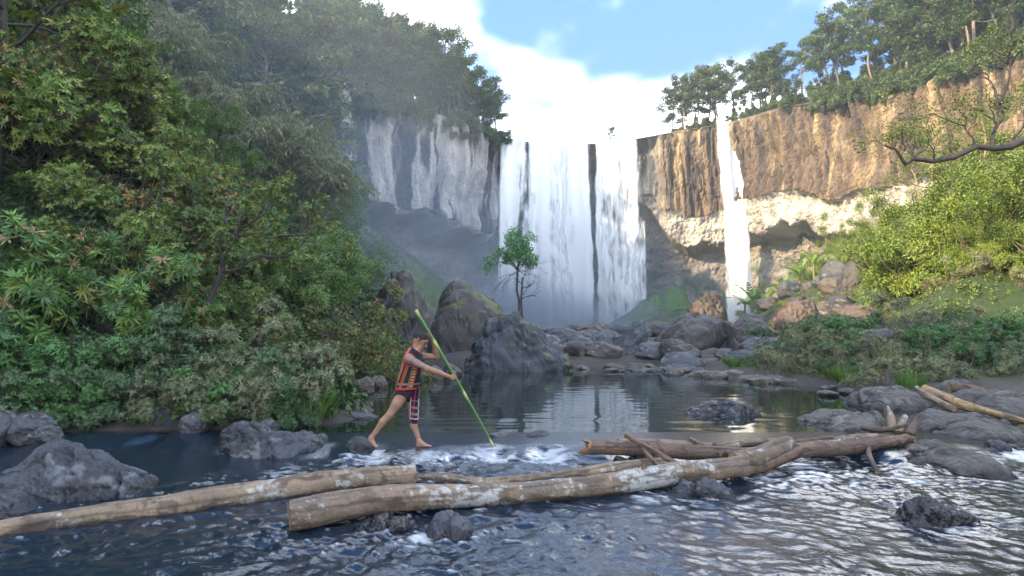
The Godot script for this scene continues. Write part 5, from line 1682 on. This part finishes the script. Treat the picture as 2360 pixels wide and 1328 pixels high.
		if shoulder < 0.098 and z > 0.1: c = Color(0.42, 0.03, 0.06) if shoulder > 0.083 else Color(0.02, 0.015, 0.02)
		if v[i].distance_to(neck0.lerp(neck1, 0.5)) < 0.085: c = Color(0.48, 0.03, 0.05)
		if absf(z) < 0.05 and q.x > 960.0 and t > 0.3 and t < 0.7: c = Color(0.25, 0.02, 0.22)
		c = c * 0.72
		c.a = 1.0
		col.append(c)
	part("vest", mesh_of(v, idx, col, PackedVector2Array(), nn), M.cloth, root).position = -root.position
	# shorts
	v = PackedVector3Array()
	idx = PackedInt32Array()
	f = Field.new(mp(905, 935, -0.25), mp(975, 880, 0.27), 0.008)
	f.bone(waist, hip, 0.12, 0.142, 0.05, Vector3(1.05, 1, 0.85))
	f.bone(hip_n, hip_n.lerp(kn_n, 0.28), 0.106, 0.10, 0.03)
	f.bone(hip_f, hip_f.lerp(kn_f, 0.42), 0.103, 0.095, 0.03)
	f.cut(hip_n.lerp(kn_n, 0.2), Vector3(-0.35, -1, 0.7).normalized())
	f.cut(mp(948, 926), Vector3(0, -1, 0))
	f.nets(v, idx)
	col = PackedColorArray()
	for i in v.size():
		var w := noise.get_noise_3d(v[i].x * 500.0 + v[i].y * 900.0, v[i].y * 1800.0, v[i].z * 500.0)
		col.append(mixc(Color(0.012, 0.011, 0.016), Color(0.07, 0.008, 0.025), smoothstep(0.35, 0.5, w)))
	part("shorts", mesh_of(v, idx, col), M.cloth, root).position = -root.position
	# loincloth panels that hang in front and behind
	for s in 2:
		var w := 40
		var h := 130
		var pv := PackedVector3Array()
		var pc := PackedColorArray()
		for face in 2:
			for j in h:
				for i in w:
					var t := float(j) / (h - 1)
					var u := float(i) / (w - 1)
					var p: Vector3
					if s == 0:
						p = mp(lerpf(948, 946, t), lerpf(893, 975, t), 0.07).lerp(mp(lerpf(970, 967, t), lerpf(893, 975, t), 0.13), u)
					else:
						p = mp(lerpf(911, 904, t), lerpf(897, 922, t), -0.06).lerp(mp(lerpf(913, 907, t), lerpf(897, 924, t), 0.10), u)
					p += Vector3(0.005, 0, 0.02) * sin(u * 9.0 + t * 3.0) + Vector3(0, 0, -0.012 * face)
					var fringe := t > 0.94 and i % 4 == 0
					if fringe: p += Vector3(0, 0.02, 0)
					pv.append(p)
					var c := Color(0.012, 0.010, 0.015)
					if s == 0:
						if t < 0.86 and (u < 0.07 or u > 0.93) and t > 0.3: c = Color(0.62, 0.62, 0.64)
						if absf(t - 0.86) < 0.012: c = Color(0.66, 0.66, 0.66)
						if absf(u - lerpf(0.62, 0.25, t)) < 0.045 and t < 0.84: c = Color(0.52, 0.03, 0.09)
						if absf(t - 0.36) < 0.022 and int(t * 260.0) % 3 == 0: c = Color(0.34, 0.28, 0.36)
						if absf(t - 0.55) < 0.02: c = Color(0.16, 0.24, 0.22)
						if absf(t - 0.58) < 0.008 or absf(t - 0.52) < 0.008: c = Color(0.5, 0.03, 0.1)
						if absf(t - 0.73) < 0.035 and int(t * 260.0) % 4 < 2: c = Color(0.38, 0.34, 0.40)
						if t < 0.3 and (absf(u - 0.1) < 0.04 or u > 0.94) and int(t * 200.0) % 3 != 0: c = Color(0.5, 0.12, 0.2)
						if t > 0.88 and (absf(u - 0.12 - (t - 0.88)) < 0.04 or u > 0.93): c = Color(0.42, 0.04, 0.12)
					elif u > 0.85 or u < 0.15: c = Color(0.58, 0.50, 0.56)
					pc.append(c)
		var ix := grid_index(w, h)
		var back := grid_index(w, h, true)
		for q in back: ix.append(q + w * h)
		part("loincloth_panel", mesh_of(pv, ix, pc), M.cloth, root).position = -root.position
	# the pole: green bamboo with paler joints
	var g := Geo.new()
	var pts := PackedVector3Array()
	var rad := PackedFloat32Array()
	var joints := [0.0, 0.245, 0.625, 0.97]
	for k in 121:
		var t := k / 120.0
		pts.append(top.lerp(tip, t) + Vector3(0.012, 0.006, 0) * sin(t * PI))
		var r := lerpf(0.0255, 0.016, t)
		for j in joints:
			r += 0.0022 * exp(-pow((t - j) * 110.0, 2.0))
		rad.append(r)
	g.tube(pts, rad, 14, Color(0.035, 0.12, 0.02), Color(0.045, 0.15, 0.025))
	for k in g.c.size():
		var t := float(k / 14) / 120.0
		for j in joints:
			var near := exp(-pow((t - j) * (26.0 if t > j else 60.0), 2.0))
			g.c[k] = mixc(g.c[k], Color(0.48, 0.46, 0.14), near * 0.9)
	var pole := solo("bamboo_pole", g.mesh(), M.bamboo, "long green bamboo pole with yellowish joints held by the man", "pole")
	pole.position = Vector3.ZERO

# ---------------------------------------------------------------- single trees that stand out
func branchy(g: Geo, a: Vector3, b: Vector3, r: float, depth: int, tips: Array, bark: Color, droop: float) -> void:
	var pts := bend(a, b, 0.13, 6)
	g.tube(pts, taper(r, r * 0.45, 6), 5 if r > 0.015 else 3, bark, bark * 0.6)
	if depth == 0:
		tips.append(b)
		return
	for k in rng.randi_range(2, 3):
		var q := pts[rng.randi_range(2, 5)]
		var dir := ((b - a).normalized() + rv() * 0.75 + Vector3(0, droop, 0)).normalized()
		branchy(g, q, q + dir * a.distance_to(b) * rng.randf_range(0.5, 0.8), r * 0.55, depth - 1, tips, bark, droop)

func single_trees() -> void:
	var bark := Color(0.045, 0.04, 0.04)
	# the lone tree on its rock, half of it bare
	var g := Geo.new()
	var tips := []
	var foot := at(1198, 745, 29.3)
	var root := thing("lone_tree", "small tree with a tuft of green leaves and bare lower branches on the jagged rock", "tree", foot)
	var trunk := PackedVector3Array()
	for q in [[1199, 760], [1196, 720], [1196, 690], [1191, 670], [1192, 640], [1193, 625]]: trunk.append(at(q[0], q[1], 29.3) - foot)
	g.tube(trunk, taper(0.07, 0.04, 6), 8, bark, bark * 1.6)
	var fork := trunk[5]
	var bare := []
	for q in [[1172, 590], [1187, 572], [1202, 575], [1214, 592], [1178, 605], [1160, 605], [1206, 602], [1195, 585]]:
		branchy(g, fork, at(q[0], q[1], 29.3 + rng.randf_range(-0.5, 0.5)) - foot, 0.024, 2, tips, bark, 0.1)
	for q in [[1225, 632], [1245, 618], [1155, 640], [1148, 655], [1240, 640], [1165, 648]]:
		branchy(g, fork, at(q[0], q[1], 29.3 + rng.randf_range(-0.4, 0.4)) - foot, 0.016, 3, bare, bark, -0.15)
	part("trunk", g.mesh(), M.bark, root)
	var st := SurfaceTool.new()
	st.begin(Mesh.PRIMITIVE_TRIANGLES)
	var tw := [twig_lump(20, 0.16, 0.14, 0.06, [Color(0.08, 0.19, 0.07), Color(0.11, 0.23, 0.08), Color(0.06, 0.14, 0.06)], 0.2, 0.7)]
	for t in tips:
		if put_pixel(t + foot).x > 1212.0 and rng.randf() < 0.7: continue
		for k in 3: st.append_from(tw[0], 0, spin(t + rv() * 0.2, rng.randf_range(0.8, 1.4), 0.8))
	part("crown", st.commit(), M.leaf, root)
	# its dead neighbour
	g = Geo.new()
	var foot2 := at(1208, 760, 29.1)
	var dead := thing("dead_tree", "thin leafless dead tree next to the leafy one on the jagged rock", "tree", foot2)
	trunk = PackedVector3Array()
	for q in [[1207, 765], [1203, 725], [1201, 690], [1203, 660], [1204, 640]]: trunk.append(at(q[0], q[1], 29.1) - foot2)
	g.tube(trunk, taper(0.07, 0.035, 5), 7, bark, bark * 1.6)
	for q in [[1202, 690, 1232, 680], [1203, 665, 1225, 655], [1204, 645, 1212, 630], [1202, 680, 1216, 662], [1203, 655, 1190, 640]]:
		branchy(g, at(q[0], q[1], 29.1) - foot2, at(q[2], q[3], 29.1) - foot2, 0.026, 2, bare, bark, 0.15)
	part("trunk", g.mesh(), M.bark, dead)
	# the tree whose black bough reaches in over the sunlit bushes
	g = Geo.new()
	tips = []
	var base := ground_at(2560, 24.0)
	var big := thing("overhanging_tree", "black boughed tree reaching in from the bank with sparse fine leaves", "tree", base)
	g.tube(PackedVector3Array([Vector3(0, -0.4, 0), at(2545, 520, 24) - base, at(2500, 330, 24) - base, at(2470, 60, 24) - base, at(2440, -150, 24) - base]), PackedFloat32Array([0.36, 0.3, 0.26, 0.2, 0.12]), 10, bark, bark * 1.5)
	var bough := PackedVector3Array()
	for q in [[2520, 400], [2420, 312], [2360, 322], [2330, 338], [2290, 342], [2250, 338], [2200, 362], [2150, 372], [2105, 366], [2088, 380], [2065, 345], [2040, 335]]: bough.append(at(q[0], q[1], 24.0) - base)
	g.tube(bough, PackedFloat32Array([0.2, 0.18, 0.16, 0.145, 0.13, 0.12, 0.11, 0.1, 0.09, 0.07, 0.05, 0.03]), 8, bark * 0.6, bark)
	for q in [[2290, 342, 2300, 250, 0.09], [2300, 250, 2270, 180, 0.06], [2300, 250, 2330, 150, 0.06], [2240, 340, 2225, 290, 0.035], [2105, 366, 2100, 330, 0.04], [2088, 380, 2050, 330, 0.03], [2150, 370, 2140, 325, 0.03], [2060, 345, 2020, 320, 0.02], [2200, 360, 2190, 300, 0.03], [2330, 338, 2360, 250, 0.05], [2330, 150, 2300, 20, 0.05], [2330, 150, 2370, 60, 0.05], [2100, 366, 2150, 300, 0.03], [2225, 290, 2160, 270, 0.03]]:
		branchy(g, at(q[0], q[1], 24.0) - base, at(q[2], q[3], 24.0 + rng.randf_range(-0.8, 0.8)) - base, q[4], 3, tips, bark, 0.1)
	part("trunk", g.mesh(), M.bark, big)
	st = SurfaceTool.new()
	st.begin(Mesh.PRIMITIVE_TRIANGLES)
	var fine := twig_lump(26, 0.22, 0.09, 0.04, [Color(0.05, 0.075, 0.02), Color(0.08, 0.10, 0.025), Color(0.14, 0.15, 0.025)], 0.2, 0.4)
	for t in tips:
		if rng.randf() < 0.45: continue
		for k in 2: st.append_from(fine, 0, spin(t + rv() * 0.25, rng.randf_range(0.8, 1.5), 0.5))
	part("crown", st.commit(), M.leaf, big)
	# crooked small tree at the foot of the slope
	g = Geo.new()
	tips = []
	var cb := ground_at(480, 14.0)
	var crook := thing("crooked_tree", "crooked dark small tree with spreading twigs above the waterside shrubs", "tree", cb)
	var stem := PackedVector3Array()
	for q in [[470, 800], [478, 745], [482, 690], [500, 655], [512, 620]]: stem.append(at(q[0], q[1], 14.0) - cb)
	g.tube(stem, taper(0.085, 0.05, 5), 8, bark, bark * 1.6)
	for q in [[512, 620, 545, 545], [512, 620, 600, 590], [545, 545, 600, 490], [545, 545, 640, 545], [600, 590, 690, 575], [482, 690, 430, 620], [600, 490, 640, 460], [545, 545, 520, 480], [640, 545, 720, 540]]:
		branchy(g, at(q[0], q[1], 14.0) - cb, at(q[2], q[3], 14.0 + rng.randf_range(-0.5, 0.5)) - cb, 0.03, 3, tips, bark, 0.12)
	part("trunk", g.mesh(), M.bark, crook)
	st = SurfaceTool.new()
	st.begin(Mesh.PRIMITIVE_TRIANGLES)
	var ros := twig_rosette(4, 0.14, 8, 0.10, 0.032, [Color(0.075, 0.14, 0.03), Color(0.11, 0.17, 0.035)], [Color(0.16, 0.18, 0.035)], bark)
	for t in tips: st.append_from(ros, 0, spin(t, rng.randf_range(0.8, 1.4), 0.7))
	part("crown", st.commit(), M.leaf, crook)

func build_all() -> void:
	var t := Time.get_ticks_msec()
	rocks()
	logs()
	print("rocks ", Time.get_ticks_msec() - t)
	t = Time.get_ticks_msec()
	forest()
	single_trees()
	print("plants ", Time.get_ticks_msec() - t)
	t = Time.get_ticks_msec()
	man()
	print("man ", Time.get_ticks_msec() - t)

# ---------------------------------------------------------------- materials
func materials() -> void:
	var m := std(0.95)
	m.uv1_triplanar = true
	m.uv1_world_triplanar = true
	m.uv1_scale = Vector3.ONE * 0.35
	m.albedo_texture = noise_tex(0.02, 5, [[0.0, lin(0.45, 0.45, 0.45)], [1.0, Color.WHITE]], 512, false, 3)
	M.soil = m
	m = std(0.9)
	m.uv1_triplanar = true
	m.uv1_world_triplanar = true
	m.uv1_scale = Vector3(0.22, 0.075, 0.22)
	m.albedo_texture = noise_tex(0.03, 5, [[0.0, lin(0.4, 0.4, 0.4)], [0.5, lin(0.85, 0.85, 0.85)], [1.0, Color.WHITE]], 512, false, 5)
	m.normal_enabled = true
	m.normal_texture = noise_tex(0.03, 5, [], 512, true, 6, FastNoiseLite.TYPE_SIMPLEX_SMOOTH, 16.0)
	M.cliff = m
	m = std(0.085)
	m.metallic_specular = 0.5
	m.normal_enabled = true
	m.uv1_triplanar = true
	m.uv1_world_triplanar = true
	m.uv1_scale = Vector3(1.7, 1.7, 2.9)
	m.normal_scale = 0.8
	m.normal_texture = noise_tex(0.02, 4, [], 512, true, 8, FastNoiseLite.TYPE_SIMPLEX_SMOOTH, 4.0)
	M.water = m
	m = std(0.05)
	m.metallic_specular = 0.5
	M.pool = m
	m = std(0.75)
	m.transparency = BaseMaterial3D.TRANSPARENCY_ALPHA
	m.backlight_enabled = true
	m.backlight = Color(0.5, 0.5, 0.5)
	M.fall = m
	m = std(0.55)
	m.backlight_enabled = true
	m.backlight = Color(0.6, 0.6, 0.45)
	M.leaf = m
	m = std(0.9)
	M.bark = m
	m = std(0.5)
	m.subsurf_scatter_enabled = true
	m.subsurf_scatter_strength = 0.08
	M.skin = m
	m = std(0.9)
	M.cloth = m
	m = std(0.32)
	M.bamboo = m
	var grain := noise_tex(0.025, 5, [[0.0, lin(0.5, 0.5, 0.5)], [0.45, lin(0.82, 0.82, 0.82)], [1.0, Color.WHITE]], 512, false, 12)
	var bumps := noise_tex(0.02, 6, [], 512, true, 14, FastNoiseLite.TYPE_SIMPLEX_SMOOTH, 14.0)
	for k in ["rock", "wet_rock", "log"]:
		m = std({"rock": 0.62, "wet_rock": 0.34, "log": 0.8}[k])
		m.uv1_triplanar = true
		m.uv1_world_triplanar = true
		m.uv1_scale = Vector3.ONE * (0.9 if k != "log" else 2.2)
		m.albedo_texture = grain
		m.normal_enabled = true
		m.normal_texture = bumps
		m.normal_scale = 1.4 if k != "log" else 1.0
		M[k] = m

func _ready() -> void:
	rng.seed = 5
	noise.seed = 21
	noise.noise_type = FastNoiseLite.TYPE_SIMPLEX_SMOOTH
	noise.frequency = 0.01
	noise.fractal_type = FastNoiseLite.FRACTAL_NONE
	fbm.seed = 33
	fbm.noise_type = FastNoiseLite.TYPE_SIMPLEX_SMOOTH
	fbm.frequency = 0.01
	fbm.fractal_octaves = 4
	ridge.seed = 9
	ridge.noise_type = FastNoiseLite.TYPE_SIMPLEX_SMOOTH
	ridge.frequency = 0.01
	ridge.fractal_type = FastNoiseLite.FRACTAL_RIDGED
	ridge.fractal_octaves = 3
	block.seed = 8
	block.noise_type = FastNoiseLite.TYPE_CELLULAR
	block.cellular_return_type = FastNoiseLite.RETURN_CELL_VALUE
	block.frequency = 0.01
	spots.seed = 17
	spots.noise_type = FastNoiseLite.TYPE_CELLULAR
	spots.cellular_return_type = FastNoiseLite.RETURN_DISTANCE
	spots.frequency = 0.01
	sky_and_camera()
	materials()
	var t0 := Time.get_ticks_msec()
	terrain()
	cliff()
	river()
	falls()
	print("structure ", Time.get_ticks_msec() - t0)
	build_all()
	print("all ", Time.get_ticks_msec() - t0)
